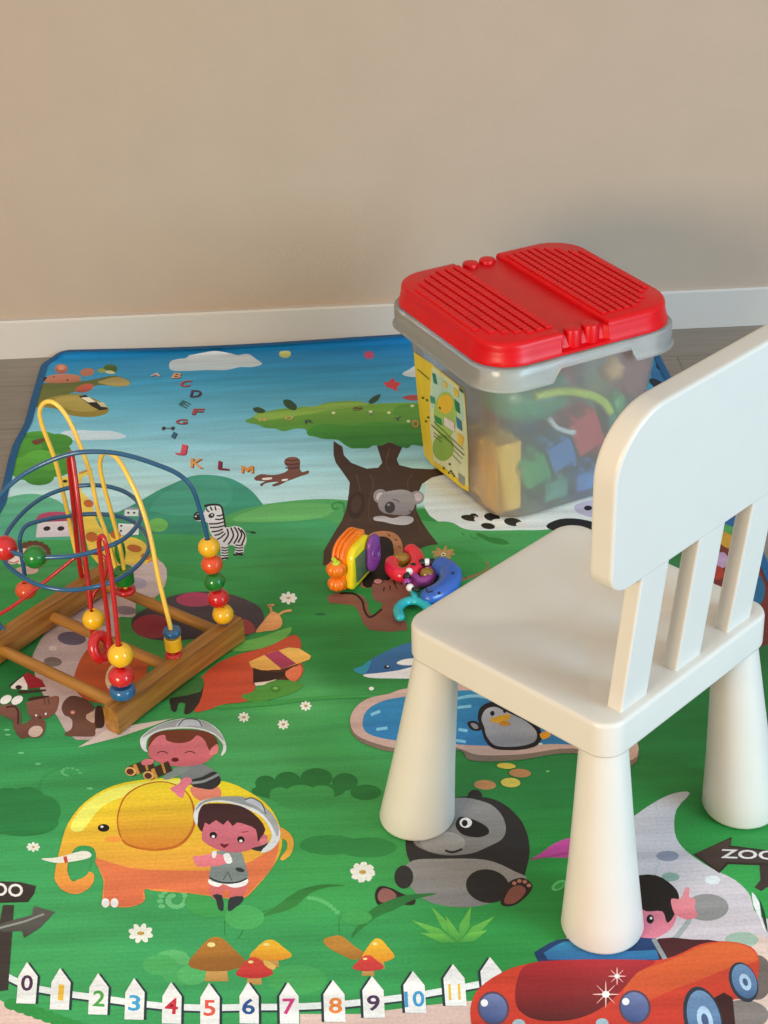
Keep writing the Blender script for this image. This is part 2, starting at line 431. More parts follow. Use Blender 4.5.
# --- sky details
zm(0, 0, 1); lvl(2)
poly([(170, 362), (178, 359), (186, 358), (192, 353), (201, 354), (212, 349), (226, 350), (236, 355), (248, 354), (256, 359), (262, 364), (252, 367), (240, 367), (226, 370), (206, 370), (186, 371), (171, 370)], 'CDD6DE', 'B4C6D2', smooth=4)
ell(285, 354, 6, 4, 'D8DC88', 'A8B060'); ell(369, 355, 5, 4, 'B8486A')
lvl(2)
poly([(62, 432), (80, 430), (95, 431), (112, 431), (126, 436), (118, 439), (90, 440), (66, 440)], 'C2D8E4', smooth=4)
poly([(58, 505), (80, 498), (104, 494), (130, 494), (148, 498), (158, 503), (150, 508), (120, 512), (80, 512), (56, 510)], 'B4DCEC', smooth=4)
# swirled pale sky at right above the right hill
lvl(2)
poly([(430, 470), (470, 482), (540, 492), (600, 500), (610, 540), (480, 534), (430, 516), (425, 490)], 'D8DEDC', smooth=3)
# --- hills
lvl(4)
poly([(-60, 530), (-20, 510), (10, 497), (36, 494), (60, 502), (78, 520), (85, 540), (-60, 560)], '5FB592', '3E9E84', smooth=4)
lvl(4)
poly([(100, 520), (118, 512), (140, 501), (155, 492), (172, 484), (192, 476), (212, 475), (232, 479), (248, 488), (258, 498), (266, 512), (270, 545), (100, 548)], '3E9C84', '2E8A66', smooth=5)
poly([(150, 510), (175, 486), (205, 477), (225, 480), (232, 500), (200, 515)], '459F86', smooth=3)
poly([(195, 545), (212, 525), (235, 512), (262, 505), (290, 501), (320, 499), (345, 500), (362, 503), (420, 520), (450, 522), (470, 530), (520, 530), (540, 530), (620, 528), (640, 575), (195, 580)], '55A862', '2E8844', smooth=5)
poly([(205, 541), (240, 524), (270, 520), (330, 520), (345, 538), (330, 541)], '3F9C64', smooth=3)
poly([(232, 520), (262, 507), (300, 503), (335, 506), (320, 518), (270, 522)], '66B468', smooth=4)
lvl(6)
poly([(-40, 545), (40, 540), (100, 540), (160, 534), (210, 536), (330, 540), (345, 560), (100, 565), (-40, 570)], '3C9C58', '359050', smooth=4)
ell(158, 525, 10, 7, '6AB45C')
# curl of grass on the hill
line([(344, 512), (344, 504), (338, 502), (332, 505), (334, 509), (338, 508)], 1.6, '2E8C44')

# --- big tree
lvl(12); zm(230, 370, 3.072)
poly([(318, 218), (345, 235), (350, 262), (372, 285), (420, 303), (455, 300), (468, 285), (452, 235), (450, 215), (540, 215), (528, 240), (512, 275), (520, 292), (560, 302), (620, 305), (690, 292), (700, 312), (620, 330), (590, 350), (575, 385), (572, 430), (592, 470), (612, 500), (640, 535), (590, 575), (420, 600), (285, 600), (288, 555), (320, 500), (345, 460), (358, 420), (365, 380), (368, 345), (345, 312), (325, 285), (318, 260)], '3E2A24', '4A342A')
for pts in ([(388, 320), (400, 380), (380, 440), (350, 500)], [(430, 320), (440, 350), (425, 420), (430, 470)], [(560, 320), (545, 350), (560, 420), (590, 500)], [(490, 240), (480, 290), (500, 320)]):
    line(pts, 5, '5A4034', w2=2)
ell(388, 415, 26, 42, '352420', rot=10); ell(388, 412, 16, 28, '4A342B', rot=10)
lvl(13)
CAN = [(45, 158), (70, 145), (85, 132), (110, 128), (140, 122), (165, 118), (195, 118), (225, 112), (262, 112), (290, 102), (320, 98), (360, 95), (400, 96), (430, 104), (470, 102), (520, 100), (560, 100), (620, 100), (680, 120), (720, 150), (730, 200), (690, 225), (640, 228), (610, 222), (585, 232), (560, 230), (545, 240), (515, 232), (490, 222), (465, 232), (440, 232), (425, 240), (395, 240), (372, 240), (350, 228), (330, 214), (290, 212), (262, 205), (240, 200), (232, 182), (200, 180), (165, 188), (140, 180), (110, 178), (85, 168)]
poly(CAN, '78AC44', '2C8434', smooth=3)
poly([(250, 175), (300, 165), (380, 170), (450, 160), (540, 165), (600, 160), (600, 230), (560, 228), (545, 238), (515, 230), (490, 220), (440, 230), (395, 238), (350, 226), (330, 212), (262, 203), (236, 195)], '48963A', '267830', smooth=3)
poly([(80, 135), (200, 122), (300, 104), (400, 99), (420, 110), (330, 120), (240, 135), (150, 150), (90, 155)], '8AB450', smooth=3)
poly([(520, 108), (600, 104), (660, 120), (600, 150), (540, 150), (500, 135)], '5A9A3C', smooth=3)
for q in ([(70, 118), (88, 114), (108, 124), (102, 132), (80, 130)], [(165, 92), (185, 92), (205, 110), (200, 124), (178, 118), (165, 104)], [(425, 98), (440, 82), (462, 74), (455, 92), (436, 104)]):
    poly(q, '2C4C34', smooth=3)
for x, y, t, cl, w in ((100, 152, 'N', 'D8A878', 22), (182, 148, 'Q', 'D8B070', 26), (243, 158, 'R', '384858', 26), (392, 118, 'S', '6A4030', 32), (515, 150, 'Y', '3C4458', 24), (432, 133, 'T', '4C9078', 24)):
    text(t, x, y, w, 11, cl, rot=-8, shadow='3A3030')
text('O', 570, 165, 20, 22, 'E08848', rot=-5, shadow='5A2820')
for x, y in ((318, 132), (488, 131), (560, 110), (548, 157), (432, 128)): ell(x, y, 6, 4, 'D8E0B0', up=False)
lvl(LV+1)
# red bird above the tree
poly([(472, 38), (488, 36), (500, 24), (508, 36), (526, 40), (516, 50), (512, 60), (518, 70), (500, 58), (484, 54)], 'C8404C', smooth=2)
poly([(528, 84), (560, 76), (585, 80), (600, 88), (560, 94)], 'B85050', smooth=2)
# little cloud beside the bin
zm(0, 0, 1); poly([(402, 374), (410, 369), (416, 366), (430, 370), (430, 376), (412, 377)], 'C8D6DC', smooth=3)
# bottom dark stones and a panda-ish black and white shape beside the bin
lvl(14)
for x, y, w, h, c in ((470, 518, 9, 3, '2A2420'), (482, 520, 8, 3, 'E8E4E0'), (492, 517, 8, 4, '201C1C'), (500, 523, 9, 4, 'E8E4DC'), (513, 522, 9, 4, '2A2626'), (522, 525, 6, 3, 'DCD8D4'), (488, 526, 7, 3, '24201E'), (478, 516, 5, 2, 'D8D4D0')):
    ell(x, y, w, h, c, rot=8)
ell(497, 541, 12, 3, '2C7A34', rot=10); ell(484, 537, 9, 2, '2C7A34', rot=25)
poly([(575, 505), (600, 500), (604, 518), (580, 514)], 'B8B4C8', smooth=3); ell(588, 508, 4, 2.5, '201C2C')
poly([(546, 526), (560, 519), (580, 519), (600, 525), (600, 534), (560, 532)], '1E1A18', smooth=3)
# koala
zm(230, 370, 3.072); lvl(20)
ell(462, 388, 22, 22, '9A9094', rot=20); ell(462, 390, 13, 13, 'D8C8CC')
ell(574, 392, 22, 21, '9A9094'); ell(577, 390, 13, 13, 'C8B8BC')
poly([(455, 400), (470, 378), (500, 370), (535, 368), (562, 380), (570, 405), (562, 430), (545, 445), (510, 445), (475, 440), (458, 425)], 'A49C9E', '857C80', smooth=4)
poly([(442, 452), (470, 448), (500, 455), (530, 448), (560, 452), (562, 466), (540, 476), (505, 474), (470, 466), (445, 462)], 'A8A0A4', 'D0C8C8', smooth=4)
ell(491, 422, 16, 18, '3A3438', rot=10); ell(487, 414, 5, 4, '8A8488')
line([(500, 398), (512, 400), (520, 406)], 3, '4A4448'); line([(550, 430), (556, 436), (563, 430)], 3, '4A4448')
# raccoon in the air
lvl(8)
poly([(75, 330), (95, 320), (115, 322), (140, 322), (170, 314), (180, 300), (168, 290), (168, 276), (182, 268), (205, 268), (216, 282), (214, 300), (222, 314), (240, 308), (242, 318), (220, 325), (195, 335), (175, 342), (155, 352), (135, 358), (130, 352), (150, 344), (125, 345), (105, 350), (98, 358), (92, 350), (108, 342), (80, 340)], '7E5248', '6E4238', smooth=2)
for y in (276, 288, 300): line([(170, y), (190, y+2), (214, y-1)], 4, '4A2824')
poly([(100, 332), (128, 330), (126, 336), (102, 338)], 'E8DCD4', smooth=2); poly([(160, 336), (178, 334), (174, 340), (160, 341)], 'E8DCD4', smooth=2)
# --- letters drifting across the sky
zm(0, 0, 1); lvl(8)
for t, x, y, w, h, c, rot, sk in (('A', 156, 374.5, 11, 3.4, 'D8B8A8', 0, .6), ('B', 177, 375.5, 9, 5, 'D8A070', 0, .6), ('C', 185.5, 383.5, 11, 6, 'B04A50', -5, .5), ('D', 196, 393.5, 11, 7, '3A3450', 0, .3), ('E', 184.5, 404, 9, 6, '2C6C74', 25, .4), ('F', 198, 411.5, 11, 6, 'A8484C', 0, .4), ('G', 181.5, 421.5, 12, 5, '9A4C50', 0, .3), ('H', 168, 428, 12, 3, '343448', 0, .4), ('I', 174, 435, 4, 6, '2C6484', 30, 0)):
    text(t, x, y, w, h, c, rot, shadow='3A2A30', so=(.8, .8), skew=sk)
for t, x, y, w, h, c, rot, sh in (('J', 181, 449.5, 11, 11, 'D04A60', 10, '8A2038'), ('K', 197, 463, 13, 9.5, 'E0A058', 4, '6A3A30'), ('L', 223.5, 465.5, 11, 8.5, '8C2444', 4, '401828')):
    text(t, x, y, w, h, c, rot, shadow=sh, so=(1.2, .8))

for dx, dy, c in ((1.1, .8, '6A3420'), (0, 0, 'E09848')):
    poly([(x+dx, y+dy) for x, y in ((241, 472.8), (241.6, 465.6), (244, 465.8), (247, 468.6), (250.4, 465.6), (253.2, 465.8), (253.4, 472.8), (250.8, 472.8), (250.6, 469), (247.2, 472), (243.8, 469), (243.4, 472.8))], c)
# --- biplane-like flying crocodile at the upper left
zm(0, 360, 5.908); lvl(8)
poly([(230, 145), (320, 135), (480, 125), (570, 112), (640, 96), (690, 94), (760, 120), (770, 135), (740, 155), (690, 158), (600, 148), (540, 160), (420, 195), (360, 230), (300, 270), (210, 280), (185, 275), (200, 215)], '5C6430', '6E7438', smooth=3)
poly([(580, 128), (680, 100), (740, 112), (768, 132), (750, 152), (680, 155), (610, 142)], 'A8985A', smooth=4)
poly([(235, 250), (320, 215), (440, 200), (520, 215), (600, 250), (640, 285), (630, 315), (560, 335), (470, 335), (400, 320), (340, 290), (250, 275)], '9A8C3C', '8A7830', smooth=4)
poly([(330, 225), (440, 208), (540, 230), (600, 262), (560, 300), (430, 300), (350, 260)], 'AE9C50', smooth=4)
poly([(465, 215), (505, 205), (640, 290), (590, 298), (545, 275)], '1C1A14'); poly([(478, 222), (525, 218), (568, 248), (520, 250)], 'E8E4C8'); poly([(570, 248), (615, 250), (632, 278), (598, 276)], 'C8C4A0')
ell(362, 52, 38, 28, 'CC7E62', 'A85844'); ell(362, 46, 22, 14, 'DA9478')
poly([(255, 120), (300, 90), (380, 82), (450, 88), (480, 105), (460, 128), (380, 135), (290, 135)], 'C88468', 'B06A50', smooth=4)
ell(515, 72, 42, 24, 'B87458', rot=-8); ell(500, 166, 55, 24, 'C06048', 'A84838', rot=-14)
ell(652, 52, 42, 28, '4C6A2C', '36521F'); ell(650, 72, 30, 10, 'C8C898', rot=8); ell(600, 62, 24, 14, '8C9C48')
poly([(230, 130), (265, 98), (280, 104), (250, 135)], '241C14'); ell(318, 100, 5, 4, '401C18', up=False); ell(398, 118, 7, 5, '401C18')
# bushes at the left edge
lvl(8); zm(0, 360, 5.908)
for x, y, rx, ry, c, c2 in ((230, 470, 120, 50, '4C9838', '3A8830'), (340, 480, 90, 44, '449034', '3A8830'), (170, 540, 90, 80, '50A03C', '3C8C30'), (330, 540, 90, 60, '3F8C34', '34802C'), (150, 640, 90, 70, '58AA3C', '449434'), (330, 620, 100, 70, '4C9C38', '3C8A30'), (240, 600, 110, 70, '5CB040', '48983A'), (230, 690, 90, 50, '46943A', '3A8630')):
    ell(x, y, rx, ry, c, c2)
poly([(185, 480), (215, 470), (262, 462), (262, 478), (225, 500), (200, 498)], '6A4030', smooth=2)

# --- giraffe, mushroom houses, path below the bead maze
zm(0, 440, 4.8); lvl(9)
poly([(170, 385), (190, 358), (240, 345), (310, 346), (340, 360), (345, 390), (170, 395)], 'B84870', 'A03A60', smooth=3)
poly([(180, 395), (340, 388), (345, 462), (172, 468)], 'E4DCE4', 'CCC4D0')
for x in (225, 292): ell(x, 425, 17, 11, '201C28', rot=-8)
poly([(600, 330), (664, 330), (664, 365), (596, 365)], 'DCE8EC'); poly([(568, 400), (668, 405), (665, 455), (568, 458)], 'E0E4E8')
for x, y in ((616, 349), (644, 349), (582, 412), (580, 436), (640, 436)): ell(x, y, 6, 5, '202028', up=False)
poly([(596, 330), (620, 322), (668, 328), (668, 334), (598, 334)], '8898A8', smooth=2)
lvl(12)
poly([(290, 180), (320, 175), (380, 160), (440, 150), (438, 160), (395, 180), (390, 240), (405, 260), (440, 300), (460, 380), (500, 440), (560, 455), (650, 470), (700, 500), (720, 560), (760, 600), (740, 640), (700, 700), (700, 768), (660, 768), (640, 640), (560, 620), (500, 610), (440, 560), (410, 470), (395, 380), (385, 290), (340, 240), (295, 215)], 'F0D05C', 'EAB840', smooth=2)
for x, y, a, b in ((425, 305, 24, 18), (440, 465, 30, 24), (645, 520, 36, 18), (555, 455, 26, 20), (700, 560, 24, 16)): ell(x, y, a, b, 'B8622C', rot=10)
ell(312, 198, 12, 7, '201818'); line([(380, 160), (410, 150), (440, 140)], 10, 'C08848')
poly([(700, 600), (755, 560), (768, 640), (740, 768), (690, 768), (700, 690)], 'D08840', smooth=3)
# hedgehog near the green bead
lvl(12)
for k in range(12):
    a = math.pi*(1.05-k*.12); ell(160+70*math.cos(a), 540-46*math.sin(a), 16, 12, '5A3428', up=False)
lvl(LV+1); ell(160, 560, 70, 55, '6E4434'); ell(120, 560, 60, 40, 'E8C8C0'); ell(60, 560, 32, 36, 'F0D8D4'); line([(30, 575), (60, 590), (90, 580)], 5, 'A03040')
ell(130, 625, 55, 20, 'C8A8A0'); ell(140, 700, 60, 28, 'C05C30')

# white spotted path and ladybird playhouse, hidden partly by the maze
zm(0, 480, 2.954); lvl(8)
poly([(95, 540), (105, 500), (135, 450), (190, 400), (260, 340), (330, 280), (380, 250), (430, 248), (465, 235), (492, 262), (488, 310), (460, 345), (400, 352), (400, 400), (330, 470), (270, 560), (240, 640), (350, 745), (225, 768), (170, 700), (120, 620)], 'C8B4B4', 'BCA8A8', smooth=2)
poly([(230, 790), (320, 735), (500, 706), (520, 700), (440, 730), (350, 760)], 'CFC2BC')
for x, y, a, b, c in ((212, 468, 42, 20, '6A6078'), (156, 537, 27, 14, '7A6A68'), (156, 497, 12, 7, 'D8CCC8'), (400, 305, 34, 18, 'A89CB0'), (370, 385, 34, 13, '8A7C88'), (300, 420, 24, 12, '988C98')): ell(x, y, a, b, c, rot=4)
# orange cave
lvl(12)
poly([(218, 600), (225, 560), (250, 510), (300, 470), (420, 470), (440, 520), (420, 600), (350, 640), (300, 660), (240, 640)], 'C25A30', 'B04C28', smooth=3)
ell(345, 580, 32, 46, 'E4C8A0', rot=20)
# ladybird: black body, pink spots, green rim
zm(100, 560, 3.339); lvl(14)
poly([(60, 195), (110, 190), (170, 165), (240, 240), (330, 270), (420, 300), (460, 310), (380, 330), (300, 320), (200, 350), (120, 330), (70, 270)], '3C8A40', smooth=4)
poly([(105, 205), (130, 175), (200, 140), (240, 120), (320, 106), (400, 108), (470, 125), (530, 155), (548, 190), (540, 220), (520, 240), (440, 262), (330, 262), (240, 270), (160, 262), (115, 240)], '4C4048', '3A3036', smooth=4)
ell(320, 132, 66, 24, 'B03C64', 'A04058'); ell(175, 222, 66, 40, '9A3440', '842C38'); ell(480, 222, 40, 24, '9A3C40', rot=20)
poly([(520, 240), (545, 205), (575, 172), (602, 188), (608, 215), (590, 232), (550, 238)], 'E0A068', 'C88850', smooth=4)
line([(572, 175), (570, 160), (562, 152), (582, 150)], 8, 'C89860'); line([(595, 184), (615, 172), (640, 168)], 8, 'D09C60')
poly([(430, 280), (520, 262), (600, 235), (640, 225), (620, 260), (540, 295), (450, 305)], '62A44C', smooth=4)
# red-orange house with awning
lvl(18)
poly([(340, 390), (400, 340), (480, 310), (560, 290), (620, 260), (655, 250), (672, 280), (668, 330), (680, 370), (650, 410), (590, 415), (520, 420), (500, 470), (420, 480), (320, 510), (310, 460)], 'B8482C', 'C04C34', smooth=2)
poly([(240, 440), (340, 400), (345, 430), (330, 480), (300, 512), (280, 512), (285, 480), (262, 478), (255, 505), (238, 500)], '2C2C26', smooth=2)
poly([(210, 470), (300, 400), (345, 395), (335, 440), (240, 460)], '3A6E38', smooth=2)
poly([(510, 360), (560, 370), (620, 355), (665, 340), (640, 400), (560, 410), (512, 415)], '4A2418')
poly([(512, 366), (590, 375), (640, 372), (600, 395), (512, 408)], '2E1A14')
poly([(515, 410), (560, 405), (590, 398), (560, 416), (520, 420)], 'E4D4C4')
poly([(620, 372), (668, 350), (672, 380), (650, 405), (626, 395)], 'D8704C', smooth=2)
poly([(497, 340), (560, 312), (630, 292), (665, 295), (705, 320), (700, 332), (650, 350), (600, 366), (540, 368), (505, 358)], 'E4B45C', 'D8A04C')
poly([(548, 316), (596, 302), (655, 346), (606, 364)], 'A83C5C', '98344E')
poly([(470, 455), (510, 440), (560, 410), (600, 400), (650, 405), (680, 420), (640, 445), (580, 462), (520, 476)], '4E9038', smooth=3)
ell(586, 430, 18, 12, '3C7C30'); ell(586, 428, 9, 5, '78B050')
for x, y in ((480, 525), (612, 549), (687, 487)): flower(x, y, 20, ry=.85)
flower(629, 127, 30, ry=.6)
ell(736, 181, 18, 4, '1C5C34')
# red little house and squirrels
zm(0, 640, 5.12); lvl(16)
poly([(55, 240), (118, 180), (140, 185), (140, 255), (60, 250)], 'ECDCD8'); line([(45, 238), (120, 180)], 6, '2A1C20', smooth=0)
poly([(118, 185), (140, 165), (215, 205), (235, 240), (150, 250)], 'B02C38', '8C2030'); ell(95, 242, 16, 11, '2C2024')
poly([(90, 262), (235, 252), (235, 262), (100, 275)], '3C2420')
for x, y in ((30, 305), (88, 308)): ell(x, y, 32, 20, 'E6ECEC', rot=-30)
poly([(0, 340), (40, 330), (80, 335), (102, 360), (108, 400), (110, 430), (140, 420), (170, 395), (200, 400), (232, 420), (228, 470), (200, 500), (140, 498), (110, 505), (85, 480), (70, 450), (60, 410), (0, 380)], '7E5248', '6A4238', smooth=3)
line([(30, 345), (70, 340), (92, 365), (92, 430)], 10, '3C241E')
ell(182, 468, 38, 28, 'C8B0A4', rot=-20)
poly([(140, 350), (135, 320), (160, 312), (210, 300), (260, 290), (300, 288), (300, 330), (285, 370), (245, 398), (200, 404), (160, 395), (142, 375)], '84584C', '7A4C42', smooth=3)
for x, y in ((185, 386), (234, 378)): ell(x, y, 5, 6, 'F4F0EC')
ell(205, 396, 7, 5, '2A1A18'); poly([(150, 310), (145, 300), (175, 290), (250, 285), (240, 295)], '3C241E', smooth=2)
for x in (225, 245): line([(x, 298), (x+8, 330)], 5, '4A2E26')
poly([(315, 350), (330, 310), (370, 285), (430, 300), (480, 340), (475, 365), (440, 385), (480, 400), (520, 350), (532, 400), (530, 440), (490, 455), (485, 490), (430, 495), (340, 490), (335, 475), (365, 455), (370, 415), (355, 395), (330, 385)], '5C3C34', '6E4A3E', smooth=3)
poly([(440, 390), (475, 365), (487, 395), (480, 425), (450, 410)], 'C4A898', smooth=3); ell(372, 370, 12, 10, 'C87C70'); ell(372, 372, 6, 4, 'E8A098')
poly([(490, 345), (520, 340), (535, 400), (530, 445), (495, 450), (485, 420)], '3E2420', smooth=3)
for x, y in ((35, 460), (40, 485), (108, 578), (195, 634), (460, 760)): ell(x, y, 16, 5, '6CC080')
for k in range(9):
    a = k*.55; ell(350+(60-5*k)*math.cos(-a), 680-(30-2*k)*math.sin(a), 9, 6, '56AC6C', up=False)
lvl(LV+1)
line([(200, 768), (215, 715), (260, 675), (330, 652)], 4, '2E8848')

# --- bushes on the meadow
lvl(6); zm(0, 690, 2.56)
for x, y, a, b in ((20, 300, 60, 50), (70, 290, 50, 42), (110, 310, 45, 40), (60, 340, 90, 34), (-10, 330, 70, 40)): ell(x, y, a, b, '237A40', up=False)
lvl(7); zm(220, 640, 3.84)
for x, y, a, b in ((175, 550, 40, 30), (260, 540, 50, 34), (370, 530, 62, 38), (480, 545, 50, 34), (300, 580, 180, 36), (560, 585, 60, 30)): ell(x, y, a, b, '1F6E34', up=False)
lvl(8)
for x, y, a, b in ((230, 595, 40, 30), (310, 590, 60, 34), (390, 590, 50, 32), (330, 620, 110, 30)): ell(x, y, a, b, '37904A', up=False)
lvl(5)
poly([(0, 250), (150, 236), (300, 225), (420, 214), (600, 210), (760, 205), (760, 218), (500, 222), (350, 232), (200, 250), (0, 265)], '3A9448', smooth=3)
# zebra
zm(150, 440, 3.84)
poly([(166, 292), (178, 284), (205, 282), (215, 262), (238, 250), (268, 252), (276, 270), (282, 300), (290, 336), (325, 330), (352, 338), (368, 362), (370, 392), (360, 412), (358, 440), (322, 442), (330, 410), (300, 405), (300, 452), (274, 458), (270, 410), (250, 385), (228, 350), (222, 318), (200, 312), (178, 310)], 'E4E4E6', 'D0D0D6', smooth=2)
for p in ([(208, 254), (240, 248), (272, 254), (282, 290), (290, 336)],): line(p, 9, '1A1820', w2=6)
ell(183, 297, 17, 12, '1C1A22', rot=10); line([(168, 290), (182, 278), (200, 282)], 6, '1C1A22'); ell(176, 293, 4, 3, 'E0DCE0')
ell(236, 290, 12, 9, '1C1A22', rot=-20); ell(238, 288, 4, 3, 'F0F0F0')
for a, b in (((215, 262), (228, 276)), ((232, 256), (240, 270)), ((250, 254), (254, 270)), ((256, 290), (280, 286)), ((250, 304), (284, 300)), ((226, 322), (286, 314)), ((230, 336), (288, 328)), ((236, 352), (280, 342)), ((248, 366), (282, 352)), ((258, 382), (290, 358))): line([a, ((a[0]+b[0])/2, (a[1]+b[1])/2+3), b], 5.5, '1C1A22')
for a, m_, b in (((296, 340), (300, 365), (282, 392)), ((310, 336), (320, 368), (300, 402)), ((324, 334), (338, 365), (322, 398)), ((338, 337), (352, 362), (338, 394)), ((350, 344), (364, 368), (352, 402))): line([a, m_, b], 6, '1C1A22')
for x, w, y0_, y1_ in ((274, 26, 412, 446), (328, 30, 402, 434)):
    for y in range(y0_, y1_, 10): line([(x, y), (x+w*.5, y+3), (x+w, y)], 4.5, '1C1A22')
line([(272, 456), (300, 452)], 7, '1C1A22', smooth=0); line([(320, 440), (358, 440)], 7, '1C1A22', smooth=0)
line([(368, 348), (380, 352), (392, 354)], 2.5, '2A4A38'); ell(396, 355, 11, 4, '1C2C28', rot=10)
# --- animal in the doorway and tree door (under the plastic toys)
zm(300, 500, 4.267); lvl(20)
poly([(260, 370), (262, 250), (270, 190), (300, 145), (350, 132), (400, 140), (430, 170), (440, 230), (430, 320), (350, 360)], 'B87A52', 'A06844', smooth=3)
poly([(268, 365), (272, 250), (300, 180), (345, 155), (385, 168), (400, 210), (398, 320), (330, 365)], '1E1616', smooth=3)
for x, y in ((410, 170), (425, 200), (380, 150)): ell(x, y, 8, 4, '7A4830', rot=30, up=False)
lvl(LV+1)
poly([(120, 410), (160, 395), (220, 395), (270, 410), (290, 450), (300, 490), (340, 470), (350, 440), (315, 425), (305, 370), (330, 338), (380, 345), (430, 335), (480, 345), (470, 400), (430, 430), (430, 490), (460, 555), (300, 555), (260, 500), (230, 450), (130, 440)], '8A5A4C', '7A4A3C', smooth=2)
line([(170, 398), (230, 400), (265, 430), (275, 470), (300, 500), (350, 465)], 9, '241614')
ell(332, 346, 24, 14, '241614'); ell(333, 347, 18, 10, 'C88A84'); 
for p in ([(400, 340), (405, 360), (415, 380)], [(430, 335), (432, 360)], [(360, 372), (356, 390)], [(384, 365), (384, 384)]): line(p, 8, '2C1614', w2=3)
poly([(690, 300), (768, 270), (800, 262), (800, 300), (690, 345)], '9C6048', smooth=2); line([(700, 330), (768, 290), (800, 280)], 10, '1C1414', smooth=2)
# green mound and tan flower behind the rings
lvl(19)
poly([(480, 240), (520, 205), (580, 190), (650, 195), (760, 235), (790, 300), (560, 360), (470, 330)], '3C9444', '2F8440', smooth=3)
for k in range(8):
    a = k*math.pi/4+.2; ell(612+30*math.cos(a), 226+14*math.sin(a), 20, 7, 'B88C58', rot=math.degrees(math.atan2(math.sin(a)*.5, math.cos(a))), n=12, up=False)
lvl(LV+1); ell(612, 232, 10, 8, 'E8DCB4'); ell(612, 233, 5, 4, '604020')
line([(725, 145), (735, 160), (760, 165)], 4, '2C7C38'); line([(690, 140), (700, 150)], 6, '2C7C38')
line([(690, 72), (740, 66), (760, 70)], 7, '201C1C'); ell(740, 62, 14, 5, '201C1C')
line([(188, 38), (182, 18), (155, 10), (138, 24), (150, 38), (165, 34)], 5, '2E8C44', smooth=5)
ell(88, 488, 22, 4, '1C5C34')

# --- dolphin and pond
zm(340, 620, 2.743); lvl(10)
poly([(28, 290), (35, 250), (70, 220), (130, 205), (200, 190), (420, 180), (640, 250), (800, 320), (800, 400), (640, 365), (480, 385), (360, 385), (330, 358), (240, 350), (150, 362), (80, 345), (40, 320)], '7C6A5C', smooth=4)
poly([(28, 280), (38, 246), (75, 216), (135, 202), (200, 185), (420, 170), (640, 240), (800, 310), (800, 385), (640, 352), (500, 368), (380, 370), (320, 350), (240, 344), (160, 352), (85, 334), (42, 312)], 'C8A8A0', 'C0A094', smooth=4)
poly([(62, 285), (72, 250), (110, 225), (165, 212), (300, 195), (450, 200), (620, 270), (760, 330), (740, 350), (600, 340), (500, 345), (400, 345), (300, 340), (200, 335), (120, 325), (75, 310)], '2E84B4', '2C78B0', smooth=4)
for p in ([(320, 215), (370, 208), (420, 216)], [(322, 240), (360, 236)], [(325, 300), (350, 304)], [(318, 330), (345, 334)], [(85, 260), (110, 250)], [(100, 300), (130, 296)], [(570, 300), (640, 330)]): line(p, 8, '7FC0DC')
poly([(36, 136), (60, 128), (90, 105), (140, 80), (200, 60), (280, 60), (300, 140), (210, 160), (130, 160), (80, 156), (62, 148)], '3A6EA0', '2C5C90', smooth=3)
poly([(36, 136), (60, 126), (85, 110), (75, 140), (60, 148)], '2C88A4', smooth=3)
poly([(64, 150), (110, 145), (160, 138), (210, 128), (210, 158), (130, 160), (80, 158)], 'DCDCE0', smooth=3)
poly([(155, 118), (175, 108), (210, 106), (210, 122), (175, 124)], 'E8ECF0', smooth=3); ell(129, 129, 8, 5, '101828'); ell(131, 127, 3, 2, 'E0E8F0')
ell(86, 188, 7, 5, 'E4E8E0')
# penguin
lvl(20)
poly([(350, 280), (375, 278), (388, 300), (370, 304), (355, 296)], '181418', smooth=3); poly([(358, 284), (372, 284), (380, 296), (368, 298)], '8C8C94', smooth=3)
poly([(378, 270), (385, 240), (410, 226), (440, 226), (480, 245), (530, 275), (553, 310), (545, 340), (510, 354), (460, 357), (420, 352), (398, 330), (388, 300)], '18141A', smooth=4)
poly([(388, 270), (400, 245), (425, 238), (445, 246), (470, 258), (510, 278), (538, 305), (535, 332), (500, 345), (455, 348), (422, 342), (402, 318), (396, 295)], 'B8B8C0', '8C8C94', smooth=4)
poly([(412, 272), (440, 262), (466, 258), (464, 272), (440, 282), (420, 280)], 'E8A828', smooth=3); ell(452, 284, 16, 7, 'D08C2C')
ell(418, 256, 6, 7, '141018'); ell(452, 248, 5, 7, '141018'); poly([(548, 312), (570, 305), (578, 318), (556, 328)], 'E89C28', smooth=2)
# pebbles
for x, y, a, b, c in ((456, 400, 26, 8, 'D4B848'), (494, 420, 30, 12, 'B07C50'), (398, 452, 30, 13, 'C08858'), (468, 446, 27, 13, 'D0BC54')): ell(x, y, a, b, c, rot=3)
ell(550, 340, 6, 3, 'C8E0C0'); ell(570, 415, 5, 3, '6CB868')
# panda
lvl(20)
ell(370, 483, 20, 18, '2A282A'); 
poly([(180, 600), (200, 540), (300, 490), (390, 485), (450, 505), (500, 555), (520, 620), (512, 680), (490, 720), (400, 720), (240, 710), (190, 660)], '2C2A2C', '242224', smooth=4)
poly([(200, 600), (230, 520), (320, 488), (400, 500), (440, 530), (455, 570), (445, 600), (410, 620), (360, 640), (290, 645), (230, 630)], '8C8A8A', '7A7878', smooth=4)
poly([(175, 690), (200, 660), (270, 655), (400, 658), (480, 690), (512, 710), (480, 750), (400, 780), (330, 788), (250, 775), (200, 740)], '8E8C8C', '7C7A7A', smooth=4)
ell(282, 610, 62, 30, 'A09E9E', '8A8888')
poly([(318, 555), (330, 540), (360, 545), (400, 565), (408, 585), (380, 596), (340, 590), (320, 572)], '1C1A1C', smooth=4)
ell(345, 556, 17, 14, 'F0F0EC'); ell(342, 557, 8, 9, '141414'); line([(288, 632), (310, 637), (335, 628)], 6, '1C1A1A')
